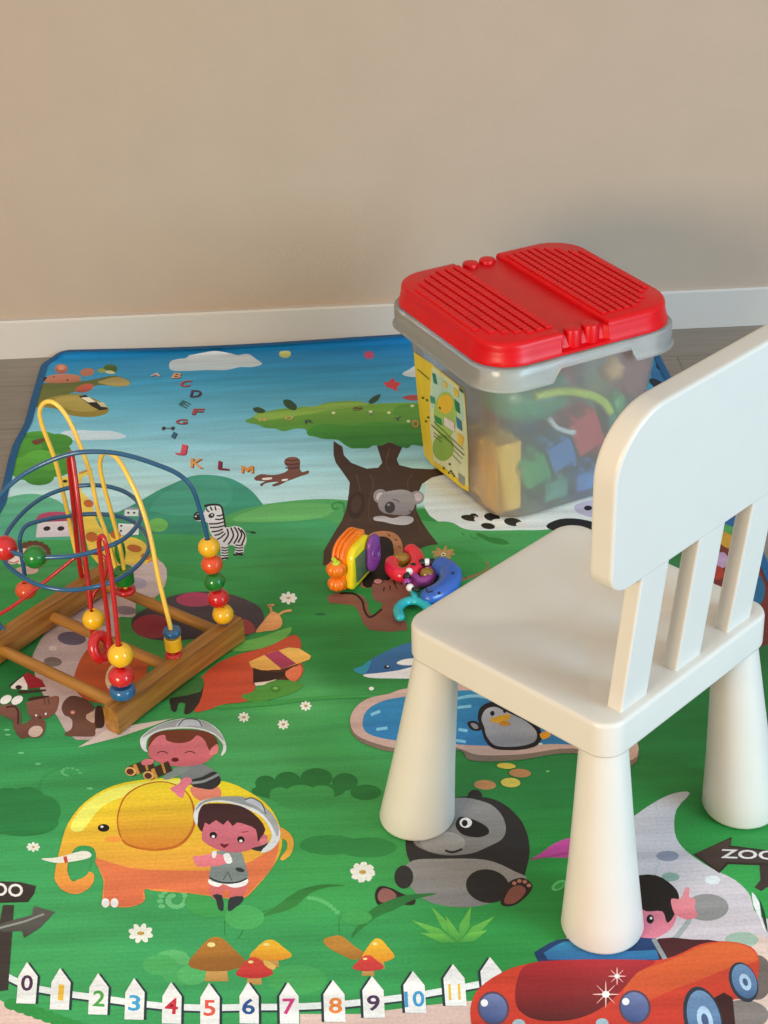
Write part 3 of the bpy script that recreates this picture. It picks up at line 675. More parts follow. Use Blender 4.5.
ell(175, 705, 26, 32, '2A2829'); poly([(96, 750), (110, 730), (140, 735), (175, 752), (205, 762), (200, 782), (150, 778), (105, 782)], '2A1E1E', smooth=4)
poly([(104, 752), (118, 736), (142, 742), (155, 760), (120, 775), (106, 768)], '8A5A54', smooth=3)
ell(405, 730, 60, 46, '242224', rot=10); poly([(440, 770), (455, 730), (475, 712), (505, 708), (528, 728), (515, 755), (480, 782), (450, 785)], '2A1E1E', smooth=4)
poly([(450, 775), (466, 738), (495, 728), (510, 745), (480, 776)], '7E4C44', smooth=3)
for x, y in ((478, 722), (492, 716), (507, 718), (518, 728)): ell(x, y, 6, 5, 'A87068')
# magenta leaf
poly([(520, 660), (550, 640), (590, 612), (640, 595), (720, 590), (720, 640), (650, 650), (600, 652), (550, 650)], 'C04C98', 'A83C84', smooth=3)
line([(520, 658), (580, 648), (640, 636)], 3, '8C2C6C')
ell(600, 728, 22, 12, '58B468', rot=-30); ell(602, 728, 15, 7, '35924A', rot=-30)
flower(62, 692, 36, ry=.75, rot=.2)
# long leaf, aloe plant
poly([(30, 870), (70, 810), (110, 780), (180, 755), (268, 750), (200, 768), (150, 795), (100, 815)], '256C34', '2C7838', smooth=3)
for tip, w in (((250, 785), 12), ((195, 822), 12), ((360, 785), 14), ((310, 835), 8), ((425, 812), 13), ((220, 858), 12), ((405, 850), 13), ((290, 810), 10)):
    bx, by = 325, 886; dx, dy = tip[0]-bx, tip[1]-by; q = math.hypot(dx, dy); nx_, ny_ = -dy/q*w, dx/q*w
    poly([(bx, by), (bx+dx*.45+nx_, by+dy*.45+ny_), tip, (bx+dx*.45-nx_, by+dy*.45-ny_)], '3C9040', '6CB44C', d=(-dx, -dy) if 0 else (0, -1))

# ferns and long leaves behind mushrooms
zm(0, 840, 4.0); lvl(8)
for cx, cy, c in ((690, 480, '57AC68'), (720, 540, '44A05C'), (640, 500, '47A35C')): ell(cx, cy, 70, 42, c, up=False)
for k in range(20):
    a = k*.42; r_ = 62-k*2.2; ell(700+r_*math.cos(a+2.6), 238+r_*.85*math.sin(a+2.6), 13, 9, '66B878', up=False)
lvl(9); zm(192, 840, 4.0)
line([(130, 380), (132, 320), (142, 270)], 5, '2A7C38', w2=2)
line([(185, 395), (220, 340), (280, 290), (360, 265)], 6, '2A7C38', w2=2)
poly([(265, 310), (330, 270), (420, 205), (520, 178), (615, 182), (540, 190), (470, 215), (420, 262), (370, 285), (310, 300)], '2A7434', '34803C', smooth=3)
line([(20, 220), (60, 280), (100, 370)], 4, '3E9850'); line([(0, 330), (60, 345), (110, 385)], 4, '3E9850')
line([(590, 370), (588, 330), (600, 285)], 5, '2A7C38', w2=2); line([(640, 390), (690, 330), (760, 290)], 6, '2A7C38', w2=2)
for k in range(9): ell(470+k*14, 232+k*k*.9, 11, 8, '58B068', up=False)
lvl(10)
for x, y, a, b, c in ((80, 250, 110, 60, '3C9C50'), (210, 310, 80, 50, '46A65A'), (0, 540, 60, 40, '50AC64'), (660, 310, 60, 30, '3E9A50'), (420, 560, 120, 60, '3F9C54')): ell(x, y, a, b, c, up=False)
lvl(12)
for x, y in ((550, 20), (700, 30)): ell(x, y, 120, 40, '2A8040', up=False)
# --- elephant with riders
zm(0, 690, 2.56); lvl(14)
poly([(140, 470), (155, 400), (175, 340), (220, 285), (290, 245), (380, 228), (480, 226), (580, 235), (650, 268), (690, 300), (715, 345), (722, 400), (700, 450), (660, 500), (620, 535), (560, 530), (480, 520), (400, 515), (370, 510), (370, 540), (330, 556), (280, 552), (262, 540), (265, 490), (250, 450), (240, 405), (200, 400), (180, 425), (172, 460), (185, 490), (205, 480), (215, 465), (240, 470), (235, 500), (200, 522), (165, 515), (145, 495)], 'F2D624', 'DC7844', smooth=3)
poly([(180, 350), (220, 292), (290, 252), (380, 234), (470, 232), (420, 262), (330, 270), (260, 300), (210, 360)], 'F6E668', smooth=4)
poly([(245, 430), (330, 455), (450, 462), (560, 460), (640, 440), (700, 400), (716, 380), (700, 450), (655, 500), (618, 532), (560, 528), (480, 518), (372, 508), (368, 540), (330, 553), (282, 550), (266, 538), (268, 490), (255, 460)], 'DC7A48', 'D06C48', smooth=2)
poly([(302, 360), (300, 320), (320, 270), (370, 240), (430, 235), (480, 262), (500, 310), (495, 360), (460, 400), (400, 412), (345, 405), (315, 390)], 'B46420', smooth=4)
poly([(306, 360), (304, 320), (324, 272), (372, 243), (430, 238), (478, 265), (494, 310), (490, 355), (456, 394), (400, 406), (348, 400), (318, 385)], 'F0D030', 'CC7C2C', smooth=4)
poly([(200, 408), (225, 405), (235, 430), (225, 470), (200, 485), (180, 485), (176, 460), (183, 430)], '3A9858', smooth=3)
ell(290, 382, 22, 8, 'E4963C')
ell(265, 353, 15, 10, '141010'); ell(261, 350, 4, 3, 'D8D8D0')
poly([(105, 432), (150, 428), (210, 412), (232, 418), (228, 430), (180, 440), (140, 442)], 'F0E8D8', smooth=3); line([(166, 426), (170, 442)], 9, 'C04838', smooth=0)
for x in (270, 293): ell(x, 545, 10, 12, 'F0F0F0')
poly([(712, 350), (740, 365), (752, 390), (745, 420), (725, 436), (718, 430), (735, 405), (732, 385), (715, 375)], 'D89038', 'E0A840', smooth=3)
# rider with binoculars
zm(120, 710, 4.267); lvl(24)
poly([(300, 330), (360, 320), (420, 330), (430, 370), (370, 390), (320, 375)], 'D88474', 'D07864', smooth=3)
poly([(255, 290), (270, 260), (300, 235), (345, 228), (390, 250), (425, 280), (425, 315), (390, 335), (350, 330), (310, 318), (280, 320)], '7C8488', '6C7478', smooth=3)
poly([(300, 300), (350, 285), (400, 262), (425, 285), (428, 312), (395, 338), (350, 335), (310, 325)], '2A2C30', smooth=3); line([(305, 312), (360, 303), (420, 275)], 11, '8C9498')
poly([(185, 285), (230, 250), (280, 235), (300, 250), (262, 275), (200, 298)], '7C8C88', smooth=3)
poly([(215, 335), (250, 315), (270, 290), (300, 290), (305, 310), (280, 335), (270, 372), (250, 370), (235, 355)], 'D8788C', smooth=3)
poly([(122, 190), (130, 130), (160, 100), (280, 88), (380, 100), (410, 140), (400, 190), (360, 225), (280, 240), (200, 235), (150, 215)], 'CC7480', 'C4626E', smooth=4)
poly([(120, 160), (130, 115), (170, 92), (280, 84), (380, 96), (418, 140), (395, 190), (375, 160), (360, 128), (330, 108), (300, 132), (250, 142), (200, 130), (190, 105), (150, 120)], '6A3424', smooth=3)
poly([(385, 170), (415, 145), (418, 180), (385, 195)], 'D87C84', smooth=3)
poly([(88, 150), (90, 115), (150, 70), (230, 42), (300, 36), (370, 50), (425, 90), (452, 145), (450, 180), (430, 195), (440, 150), (400, 105), (330, 82), (250, 80), (170, 90), (120, 120), (112, 160), (118, 180), (98, 170)], 'D4DCE0', smooth=3)
poly([(95, 115), (150, 72), (230, 44), (300, 38), (370, 52), (425, 95), (445, 135), (400, 98), (330, 76), (250, 72), (165, 84), (110, 112)], '949CA0', 'A4ACB4', smooth=3)
poly([(240, 70), (262, 42), (330, 40), (352, 68), (300, 66)], 'B8C0D0', smooth=3); line([(248, 68), (275, 40), (330, 42), (350, 70)], 5, '4A5458')
for x in (182, 300): line([(x-24, 184), (x-8, 177), (x+8, 178), (x+22, 186)], 4, '5A2430')
ell(235, 212, 16, 9, '5A1020')
for x0_, y0_, x1_, y1_ in ((45, 262, 140, 225), (122, 280, 215, 238)):
    line([(x0_, y0_), (x1_, y1_)], 46, '3A2A20', smooth=0); line([(x0_+18, y0_-6), (x0_+32, y0_-12)], 44, 'C89040', smooth=0); line([(x1_-34, y1_+12), (x1_-24, y1_+9)], 44, 'B88438', smooth=0)
    ell(x0_, y0_, 24, 19, 'D8A868', rot=10); ell(x0_-2, y0_+1, 16, 13, '5A2C1C', rot=10)
ell(118, 222, 28, 14, 'C87078', rot=-10)
# standing child
lvl(36)
poly([(385, 745), (430, 748), (480, 752), (545, 742), (520, 800), (505, 810), (470, 812), (465, 770), (442, 772), (438, 812), (410, 812), (388, 790)], 'C86868', smooth=2)
poly([(395, 790), (435, 790), (442, 855), (420, 850), (410, 810)], '2A3034', smooth=2); poly([(470, 800), (525, 795), (520, 820), (490, 845), (465, 860), (460, 835)], '2A3034', smooth=2)
poly([(378, 722), (440, 735), (500, 738), (545, 720), (540, 745), (500, 758), (470, 755), (440, 742), (420, 755), (385, 745)], 'E8ECEC', smooth=2)
poly([(400, 610), (450, 598), (510, 600), (530, 640), (545, 700), (542, 722), (480, 742), (420, 738), (382, 720), (385, 680), (395, 650)], '84908F', '74807F', smooth=3)
line([(382, 715), (430, 735), (500, 735), (542, 718)], 7, '2C3438'); line([(440, 725), (460, 690), (478, 728)], 6, '525C60', smooth=0); ell(512, 682, 20, 9, '2C3438', rot=15)
poly([(312, 625), (340, 622), (400, 612), (450, 622), (470, 640), (440, 660), (380, 668), (335, 668), (318, 652)], 'E0808C', 'D87480', smooth=3)
poly([(440, 618), (465, 612), (480, 648), (455, 655)], 'E8ECEC', smooth=2); poly([(392, 606), (412, 602), (408, 628), (395, 630)], 'E8ECEC', smooth=2)
poly([(350, 520), (360, 470), (420, 440), (540, 470), (600, 520), (630, 545), (600, 580), (560, 595), (500, 608), (430, 600), (385, 580), (352, 555)], 'CE7484', 'BC6070', smooth=4)
poly([(560, 590), (600, 580), (650, 560), (620, 600), (580, 600)], '2C2C30', smooth=2); ell(612, 560, 18, 14, 'D87C88', rot=-20)
poly([(330, 490), (325, 440), (350, 405), (420, 398), (520, 410), (590, 460), (620, 510), (600, 545), (588, 560), (580, 510), (540, 490), (500, 480), (480, 495), (460, 470), (440, 490), (410, 470), (380, 490), (362, 480), (350, 520)], '3C2024', smooth=2)
poly([(315, 440), (330, 400), (370, 380), (430, 372), (520, 372), (590, 400), (650, 450), (682, 510), (678, 560), (640, 600), (600, 606), (640, 560), (645, 520), (610, 460), (560, 430), (500, 405), (420, 392), (360, 400), (335, 440), (330, 490), (316, 470)], 'D4DCE0', smooth=3)
poly([(322, 430), (340, 398), (375, 380), (430, 370), (520, 370), (590, 395), (650, 445), (678, 505), (670, 540), (640, 480), (590, 430), (520, 402), (430, 385), (360, 396)], '8C9498', 'A4ACB4', smooth=3)
poly([(530, 388), (560, 374), (600, 395), (625, 440), (590, 415)], 'B8C0D0', smooth=3); line([(532, 385), (562, 375), (605, 400), (622, 445)], 5, '4A5458')
for x, y in ((398, 534), (516, 553)): ell(x, y, 16, 14, '1C1014', rot=20); ell(x, y+6, 7, 6, 'F0F0F0')
poly([(425, 568), (445, 574), (466, 570), (445, 590)], '6A1024', smooth=2); line([(520, 522), (545, 518)], 4, '8C3440', smooth=0)

# mushrooms
lvl(16); zm(192, 840, 4.0)
def shroom(cx, cy, w, h, c, c2, stem=True):
    if stem: poly([(cx-w*.16, cy+h*.3), (cx+w*.16, cy+h*.3), (cx+w*.2, cy+h*.85), (cx-w*.22, cy+h*.85)], 'D0A060', 'B08848')
    poly([(cx-w*.5, cy+h*.32), (cx-w*.34, cy-h*.1), (cx-w*.12, cy-h*.48), (cx+w*.08, cy-h*.48), (cx+w*.26, cy-h*.2), (cx+w*.5, cy+h*.26), (cx+w*.3, cy+h*.48), (cx, cy+h*.54), (cx-w*.3, cy+h*.5)], c, c2, smooth=4)
    ell(cx-w*.1, cy-h*.28, w*.07, h*.07, 'F0D890', up=False)
shroom(100, 455, 230, 130, 'B07830', '8C5A28'); shroom(315, 440, 170, 80, 'F0B830', 'D88C28'); shroom(250, 510, 150, 80, 'D04838', 'B02C30')
poly([(525, 400), (560, 385), (600, 385), (650, 425), (690, 455), (650, 480), (600, 460), (545, 430)], 'C08838', '98682C', smooth=3); shroom(745, 440, 130, 90, 'F0B830', 'D88C28'); shroom(705, 492, 125, 60, 'D04038', 'B83838')
poly([(290, 480), (335, 500), (325, 520), (290, 500)], 'D8AC58', smooth=2)
flower(683, 128, 50, ry=.75); zm(0, 840, 4.0); flower(563, 373, 52, ry=.72, rot=.3); flower(133, 28, 28, ry=.6)
zm(0, 0, 1)
# pale path, bottom band
lvl(4)
poly([(-40, 985), (0, 1000), (20, 1012), (60, 1022), (150, 1030), (150, 1090), (-60, 1090)], 'D8BCB4')
poly([(300, 1014), (360, 1014), (420, 1006), (480, 1000), (540, 990), (560, 1090), (300, 1090)], 'CDB4AC')
for k in range(9): ell(12+k*9, 1004+k*3.2, 8, 6, '2E8C44', up=False)
# fence
lvl(12)
FX = [(-4, 968), (28, 984), (61, 990), (99, 995), (135, 1000), (172, 1004), (210, 1005), (249, 1004), (289, 1004), (334, 1002), (373, 998), (414, 993), (454, 986), (491, 979)]
line([(x, y+4) for x, y in FX], 8.5, '2A3C40', smooth=0)
line([(x, y+3) for x, y in FX], 6.5, 'DCE4E6', smooth=0)
for i, (x, y) in enumerate(FX):
    s = 1 if i < 8 else -1; hh = 22 if i not in (0,) else 18; w = 9.6
    if i > 8: w = 10.6
    lx = .04*(6.5-i)
    P = [(x-w, y-hh*.35), (x-1, y-hh), (x+w, y-hh*.35), (x+w-lx*10, y+hh*.9), (x-w-lx*10, y+hh*.9-(.5 if s > 0 else 0))]
    poly([(a+2.6*s, b+.2) for a, b in P], '22363C'); poly(P, 'E6EAF0', 'E0E4EC')
for t, x, y, w, c in (('0', 27, 983, 12, '4A3050'), ('1', 61, 992.5, 5.5, 'E0B440'), ('2', 99, 998.5, 12, '4C9C48'), ('3', 134.5, 1003, 12, '3C9CC8'), ('4', 171.5, 1006, 13, 'C02C40'), ('5', 209.5, 1008, 12, 'D85848'), ('6', 248.5, 1006.5, 13, '24508C'), ('7', 289, 1006.5, 13, 'C83C80'), ('8', 335.5, 1005.5, 13.5, 'DC8440'), ('9', 373.5, 1003, 13, '4C3058'), ('10', 414.5, 999, 20, '3C94C8'), ('11', 454.5, 992, 12, 'DCB848')):
    text(t, x, y, w, 16, c, rot=4 if x < 200 else (-3 if x > 360 else 0))
# signpost bottom left
lvl(20)
poly([(3, 905), (14, 905), (12, 935), (8, 990), (-8, 992), (-6, 950)], '3E3634', '36302E')
poly([(-40, 880), (20, 882), (36, 886), (34, 894), (28, 902), (-40, 904)], '3A3230', '2E2826')
text('ZOO', 1, 889.5, 44, 13, 'E8E8E4', rot=3)
poly([(-6, 926), (20, 918), (32, 915), (34, 906), (55, 912), (40, 928), (24, 938), (22, 931), (2, 932)], '5C5C58', '444440')
line([(-4, 929), (26, 921), (44, 914)], 2, '8C908C', smooth=0)

# --- path, sign and car at lower right
zm(600, 640, 2.667); lvl(6)
poly([(240, 408), (200, 408), (150, 430), (90, 470), (0, 540), (-60, 640), (-60, 1100), (600, 1100), (600, 800), (430, 740), (400, 680), (360, 640), (300, 610), (245, 575), (210, 540), (198, 500), (205, 450)], 'C4C4CC', 'CCB8BC', smooth=3)
poly([(380, 820), (460, 800), (460, 1040), (330, 1040), (330, 980)], 'D4BCB0', smooth=2)
for x, y, a, b, c in ((180, 576, 30, 14, '8C94A8'), (188, 632, 24, 12, '84A498'), (285, 713, 58, 36, '8E8C8C'), (378, 800, 44, 22, '9CB4A4'), (420, 900, 40, 60, '6E625C'), (380, 1000, 70, 40, '7C7470'), (300, 640, 20, 12, 'D8E0E4')): ell(x, y, a, b, c)
line([(160, 590), (140, 640)], 5, 'B0BCC0')
# zoo arrow sign
lvl(12)
poly([(248, 572), (352, 525), (348, 548), (460, 562), (460, 602), (342, 598), (318, 622)], '2A1E1C'); poly([(254, 570), (348, 530), (344, 552), (460, 566), (460, 596), (338, 592), (316, 616)], '4C3A34', '3A2C28')
text('ZOO', 398, 572, 152, 24, 'DCD8D8', rot=2)
poly([(425, 600), (450, 600), (460, 650), (430, 670), (412, 660), (428, 640)], '3A2C28')
poly([(405, 672), (425, 700), (430, 740), (445, 790), (425, 740), (410, 710)], 'E0E4E4', smooth=2); poly([(425, 690), (440, 730), (448, 780), (436, 750)], '1C3C28', smooth=2)
# driver
zm(420, 780, 2.207); lvl(16)
poly([(520, 370), (550, 355), (580, 320), (595, 300), (600, 310), (575, 345), (540, 385), (560, 395), (530, 400), (515, 385)], '9AA4A4', smooth=2)
poly([(470, 290), (560, 280), (560, 320), (530, 345), (490, 355), (460, 340)], 'D87C90', smooth=3)
poly([(440, 250), (470, 215), (520, 210), (560, 235), (572, 262), (560, 300), (545, 315), (535, 290), (500, 290), (480, 280), (460, 300)], '1E1816', smooth=3)
ell(508, 307, 8, 10, '141010'); ell(510, 305, 3, 3, 'F0F0F0')
poly([(556, 280), (555, 262), (575, 262), (585, 240), (595, 238), (594, 258), (608, 262), (606, 282), (612, 300), (590, 308), (565, 298)], 'E08C94', 'D87884', smooth=3)
# car
lvl(22)
poly([(260, 400), (285, 360), (330, 350), (420, 350), (520, 350), (545, 400)], '24406C', '1C3058', smooth=2)
poly([(282, 396), (300, 365), (345, 355), (450, 378), (520, 375), (525, 396)], '3888B4', '285C90', smooth=2)
poly([(525, 350), (600, 352), (660, 356), (600, 380), (550, 402), (530, 400)], '4A2024', smooth=2); line([(515, 350), (545, 402)], 10, '8C9498', smooth=0)
poly([(112, 500), (130, 460), (180, 425), (240, 405), (320, 398), (420, 396), (520, 398), (570, 385), (620, 362), (680, 356), (730, 368), (748, 395), (745, 440), (730, 480), (680, 490), (640, 560), (600, 600), (300, 620), (140, 600), (116, 550)], 'C8442C', 'B83028', smooth=3)
poly([(540, 402), (580, 385), (630, 364), (690, 358), (735, 376), (742, 400), (690, 412), (620, 440), (540, 470), (470, 500), (450, 450), (490, 420)], 'D06030', 'C44C2C', smooth=3)
poly([(240, 405), (330, 397), (430, 396), (520, 400), (480, 425), (440, 470), (390, 510), (330, 530), (260, 530), (220, 510), (210, 480), (215, 440)], 'A82830', '4C1C1C', smooth=3)
poly([(640, 540), (650, 480), (690, 480), (690, 600), (640, 620)], '3A1C1C', smooth=2)
for x, y in ((162, 504), (474, 501)):
    ell(x, y, 35, 38, '5A4050', rot=-20); ell(x, y, 30, 33, '3A4C7C', '6A78A4', rot=-20, d=(.3, -1)); ell(x-20, y-12, 8, 8, 'E4ECF4')
for x, y, a, b, r_ in ((625, 530, 42, 76, -14), (714, 446, 30, 46, -22)):
    ell(x, y, a, b, '2C3440', rot=r_); ell(x+2, y-2, a*.86, b*.86, '6C8CB0', '46648C', rot=r_); ell(x+4, y, a*.4, b*.42, 'A8C4DC', rot=r_); ell(x+4, y, a*.18, b*.2, '44587C', rot=r_)
for x, y in ((218, 538), (402, 536)): ell(x, y, 14, 10, '9CB4C0')
for x, y, r_ in ((410, 473, 30), (435, 433, 20)):
    for a in (0, 90, 45, 135): ell(x, y, r_, 1.6 if a % 90 == 0 else 1.0, 'E8B8B0', rot=a, n=12, up=False)
    lvl(LV+1); ell(x, y, r_*.28, r_*.25, 'F8F4F4')
# colourful corner seen between the chair slats
zm(0, 0, 1); lvl(10)
poly([(640, 540), (700, 545), (710, 566), (640, 590)], '28703C', smooth=2)
poly([(700, 470), (745, 480), (775, 540), (780, 640), (715, 640), (702, 560)], '7A3428', '5C2420', smooth=2)
ell(728, 523, 10, 8, '1F6098'); ell(727, 540, 11, 7, 'B88C30', rot=40); ell(722, 560, 6, 8, 'B090B0'); ell(730, 530, 9, 4, '4C9450', rot=30); ell(718, 573, 6, 7, 'A03828')
ell(753, 590, 12, 18, '1E5C80')
# dark figures at the far right corner near the bin
ell(661, 374, 10, 12, '2C70A4'); ell(662, 366, 6, 4, '14304C'); ell(657, 384, 9, 4, '182838', rot=30)

me = bpy.data.meshes.new('play_mat'); me.from_pydata(PR.v, [], PR.f); me.update()
at_ = me.color_attributes.new('print', 'FLOAT_COLOR', 'POINT')
for i, c in enumerate(PR.c): at_.data[i].color = (*c, 1)
me.materials.append(M['print'])
playmat = bpy.data.objects.new('play_mat', me); COL.objects.link(playmat)
# make every printed face look upwards
bm = bmesh.new(); bm.from_mesh(me)
bmesh.ops.reverse_faces(bm, faces=[f for f in bm.faces if f.normal.z < -1e-4])
bm.to_mesh(me); bm.free()
tag(playmat, 'large printed zoo play mat with blue edging spread on the grey floor', 'play mat')
bm = bmesh.new()
path = [Vector((x, y, z)) for x, y, z in rimv]; path = [p for i, p in enumerate(path) if (p-path[i-1]).length > .0008]
n = len(path); rings = []
for i, p in enumerate(path):
    t = (path[(i+1) % n]-path[i-1]); t.z = 0; t.normalize(); o_ = Vector((t.y, -t.x, 0))
    q = p
    rings.append([q-o_*.011+Vector((0, 0, .0012)), q+o_*.001+Vector((0, 0, .0016)), q+o_*.0035+Vector((0, 0, .0002)), q+o_*.0035+Vector((0, 0, -.0024)), q-o_*.001+Vector((0, 0, -.0026))])
rings.append(rings[0]); loft(bm, rings, False, False, closed=False)
obj('edge_binding', bm, M['edge'], playmat, label='dark blue fabric edging')

# ------------------------------------------------------------------ toddler chair
CH = empty('childs_chair', (.2335, 1.5210, MT+.0012), .76477)
tag(CH, 'white plastic toddler chair with thick conical legs and slatted back', 'chair')
SZ = .2988
wf, wb, dp = .1578, .1562, .1547
OUT = round_poly([(wf, dp), (-wf, dp), (-wb, -dp), (wb, -dp)], [.031, .031, .028, .028], 12)
bm = bmesh.new()
R = [inset_ring(OUT, .010, SZ-.040), inset_ring(OUT, .005, SZ-.0455), inset_ring(OUT, .0008, SZ-.0445), inset_ring(OUT, 0, SZ-.042), inset_ring(OUT, .0005, SZ-.006), inset_ring(OUT, .0018, SZ-.0018), inset_ring(OUT, .0050, SZ)]
ctr = (0, .012)
def dish(ring, k):
    o = []
    for x, y, z in ring:
        x2, y2 = (x-ctr[0])*k+ctr[0], (y-ctr[1])*k+ctr[1]
        s = (1-k)
        back = max(0, min(1, (y2+.105)/.05))
        o.append((x2, y2, SZ-.011*back*min(1, s*1.35)**1.2))
    return o
base = R[-1]
for k in (.94, .86, .76, .64, .5, .36, .22, .1): R.append(dish(base, k))
loft(bm, R, True, True)
obj('seat', bm, M['white'], CH, angle=70, wn_=True)
INS = .031
LEGS = [(-wf+INS, dp-INS, -wf+INS-.0248, dp-INS+.0206), (wf-INS, dp-INS, wf-INS+.0248, dp-INS+.0206), (-wb+INS, -dp+INS, -wb+INS-.0157, -dp+INS-.0206), (wb-INS, -dp+INS, wb-INS+.0157, -dp+INS-.0206)]
for tx, ty, bx, by in LEGS:
    bm = bmesh.new(); rings = []; RT, RB = .0262, .0478
    for z, r_ in [(.0, RB-.010), (.0, RB-.004), (.0015, RB-.0012), (.005, RB), (.03, RB-.0026), (.09, RB-.0085), (.16, RB-.0142), (.22, RB-.0186), (SZ-.041, RT+.0002)]:
        k = z/(SZ-.041); cx, cy = bx+(tx-bx)*k, by+(ty-by)*k
        rings.append([(cx+r_*math.cos(2*math.pi*i/48), cy+r_*math.sin(2*math.pi*i/48), z) for i in range(48)])
    loft(bm, rings); obj('leg', bm, M['white'], CH, angle=50)
LEAN = .1
def yb(z, off=0): return -.143-LEAN*(z-.3)+off
for a0 in (-.122, -.0225, .077):
    bm = bmesh.new(); w = .047; rings = []
    for z in (SZ-.006, .38, .50):
        y1_ = yb(z); r = round_poly([(a0+w, y1_+.020), (a0, y1_+.020), (a0, y1_), (a0+w, y1_)], [.003]*4, 4)
        rings.append([(x, y, z) for x, y in r])
    loft(bm, rings); obj('slat', bm, M['white'], CH, angle=60, wn_=True)
# back panel
bm = bmesh.new()
PO = round_poly([(.202, .689), (-.202, .689), (-.175, .478), (.175, .478)], [.064, .064, .034, .034], 16)
def pring(d, off):
    return [(x, yb(z, off), z) for x, z, _ in [(p[0], p[1], 0) for p in inset_ring(PO, d, 0)]]
loft(bm, [pring(.004, -.001), pring(.0016, 0), pring(.0003, .002), pring(0, .005), pring(0, .022), pring(.0006, .0255), pring(.003, .0275)])
obj('backrest', bm, M['white'], CH, angle=70, wn_=True)

# ------------------------------------------------------------------ storage bin
BX, BY, BYAW = .2576, 2.4061, .448
BZ = MT+.0015
BIN = empty('storage_bin', (BX, BY, BZ), BYAW)
tag(BIN, 'cloudy clear plastic toy bin with red studded lid standing near the wall', 'storage bin')
H = .3425-BZ
Tb = Matrix.Translation((BX, BY, BZ)) @ Matrix.Rotation(BYAW, 4, 'Z')
Tbi = Tb.inverted()
def bpt(px, py, ax, val):
    """bin-local point seen at a pixel, on the local plane axis=val"""
    o = Tbi @ Vector((0, 0, CAM_H)); q = Tbi @ un(px, py); t = (val-o[ax])/(q[ax]-o[ax]); return o+(q-o)*t
def ha(z): return .1385+(.1655-.1385)*z/.268
bm = bmesh.new()
rings = []
for z, d in ((0, -.012), (.0, -.006), (.004, -.001), (.012, 0), (.09, 0), (.18, 0), (.268, 0), (.300, 0.001)):
    a = ha(z)+d; rings.append([(x, y, z) for x, y in rr(a, a, .052, 10)])
inner = []
for z, d in ((.300, -.001), (.268, -.002), (.1, -.002), (.012, -.003), (.0035, -.006), (.0035, -.014)):
    a = ha(z)+d; inner.append([(x, y, z) for x, y in rr(a, a, .050, 10)])
loft(bm, rings, True, False)
obj('bin_body', bm, M['clear'], BIN, angle=35, label='cloudy transparent tub')
# rim skirt with raised handle gap on the front and back sides
bm = bmesh.new()
RO = rr(.1855, .1855, .066, 12)
dense = []
for i in range(len(RO)):
    a, b = Vector(RO[i]), Vector(RO[(i+1) % len(RO)]); k = max(1, int((b-a).length/.005))
    for j in range(k): dense.append(tuple(a+(b-a)*j/k))
zt = .302
def zbot(x, y):
    z = .2655
    if abs(y) > .15:
        f = min(1, max(0, (x+.075)/.016)); g = min(1, max(0, (.085-x)/.014)); h = min(f, g); z += .0225*(h*h*(3-2*h))
    return z
def off(ring, d): return [(x, y) for x, y, _ in inset_ring(ring, d, 0)]
r0 = dense
loft(bm, [[(x, y, zt-.004) for x, y in off(r0, .020)], [(x, y, zt) for x, y in off(r0, .018)], [(x, y, zt) for x, y in off(r0, .003)], [(x, y, zt-.003) for x, y in off(r0, .0005)],
          [(x, y, zbot(x0, y0)+.003) for (x, y), (x0, y0) in zip(off(r0, .0), r0)], [(x, y, zbot(x0, y0)) for (x, y), (x0, y0) in zip(off(r0, -.0035), r0)], [(x, y, zbot(x0, y0)+.0003) for (x, y), (x0, y0) in zip(off(r0, -.001), r0)],
          [(x, y, zbot(x0, y0)+.003) for (x, y), (x0, y0) in zip(off(r0, .002), r0)], [(x, y, zt-.005) for x, y in off(r0, .0028)]], False, False)
obj('rim', bm, M['rim'], BIN, angle=40, label='translucent overhanging rim')
# little upright webs beside the handle gap
for sx in (-.078, .088):
    bm = bmesh.new(); box(bm, (sx, -.1775, .283), (.0022, .0135, .030), bev=.0006, seg=1); obj('rim_web', bm, M['rim'], BIN)
# lid
bm = bmesh.new()
A0 = .1785
def rz_(a, r, z, cut=0):
    out = []; P = rr(a, a, r, 14)
    for i in range(len(P)):
        p0, p1 = Vector(P[i]), Vector(P[(i+1) % len(P)]); n_ = 30 if abs(p0.y-p1.y) < 1e-6 and abs(p0.x-p1.x) > .02 else 1
        for j in range(n_):
            q = p0+(p1-p0)*j/n_; y = q.y
            if cut and -.047 < q.x < .036: y -= math.copysign(cut, y)
            out.append((q.x, y, z))
    return out
HB = H-.009
loft(bm, [rz_(A0-.004, .064, H-.036), rz_(A0+.001, .066, H-.037), rz_(A0+.001, .066, H-.032), rz_(A0, .066, H-.030, .009), rz_(A0-.0015, .065, H-.022, .010), rz_(A0-.004, .063, HB-.003, .011), rz_(A0-.008, .061, HB, .011)], True, True)
def clip(P, ax, val, keep):
    out = []
    for i in range(len(P)):
        a, b = P[i-1], P[i]; ia, ib = (a[ax]-val)*keep > 0, (b[ax]-val)*keep > 0
        if ia != ib:
            t = (val-a[ax])/(b[ax]-a[ax]); out.append((a[0]+(b[0]-a[0])*t, a[1]+(b[1]-a[1])*t))
        if ib: out.append(b)
    return out
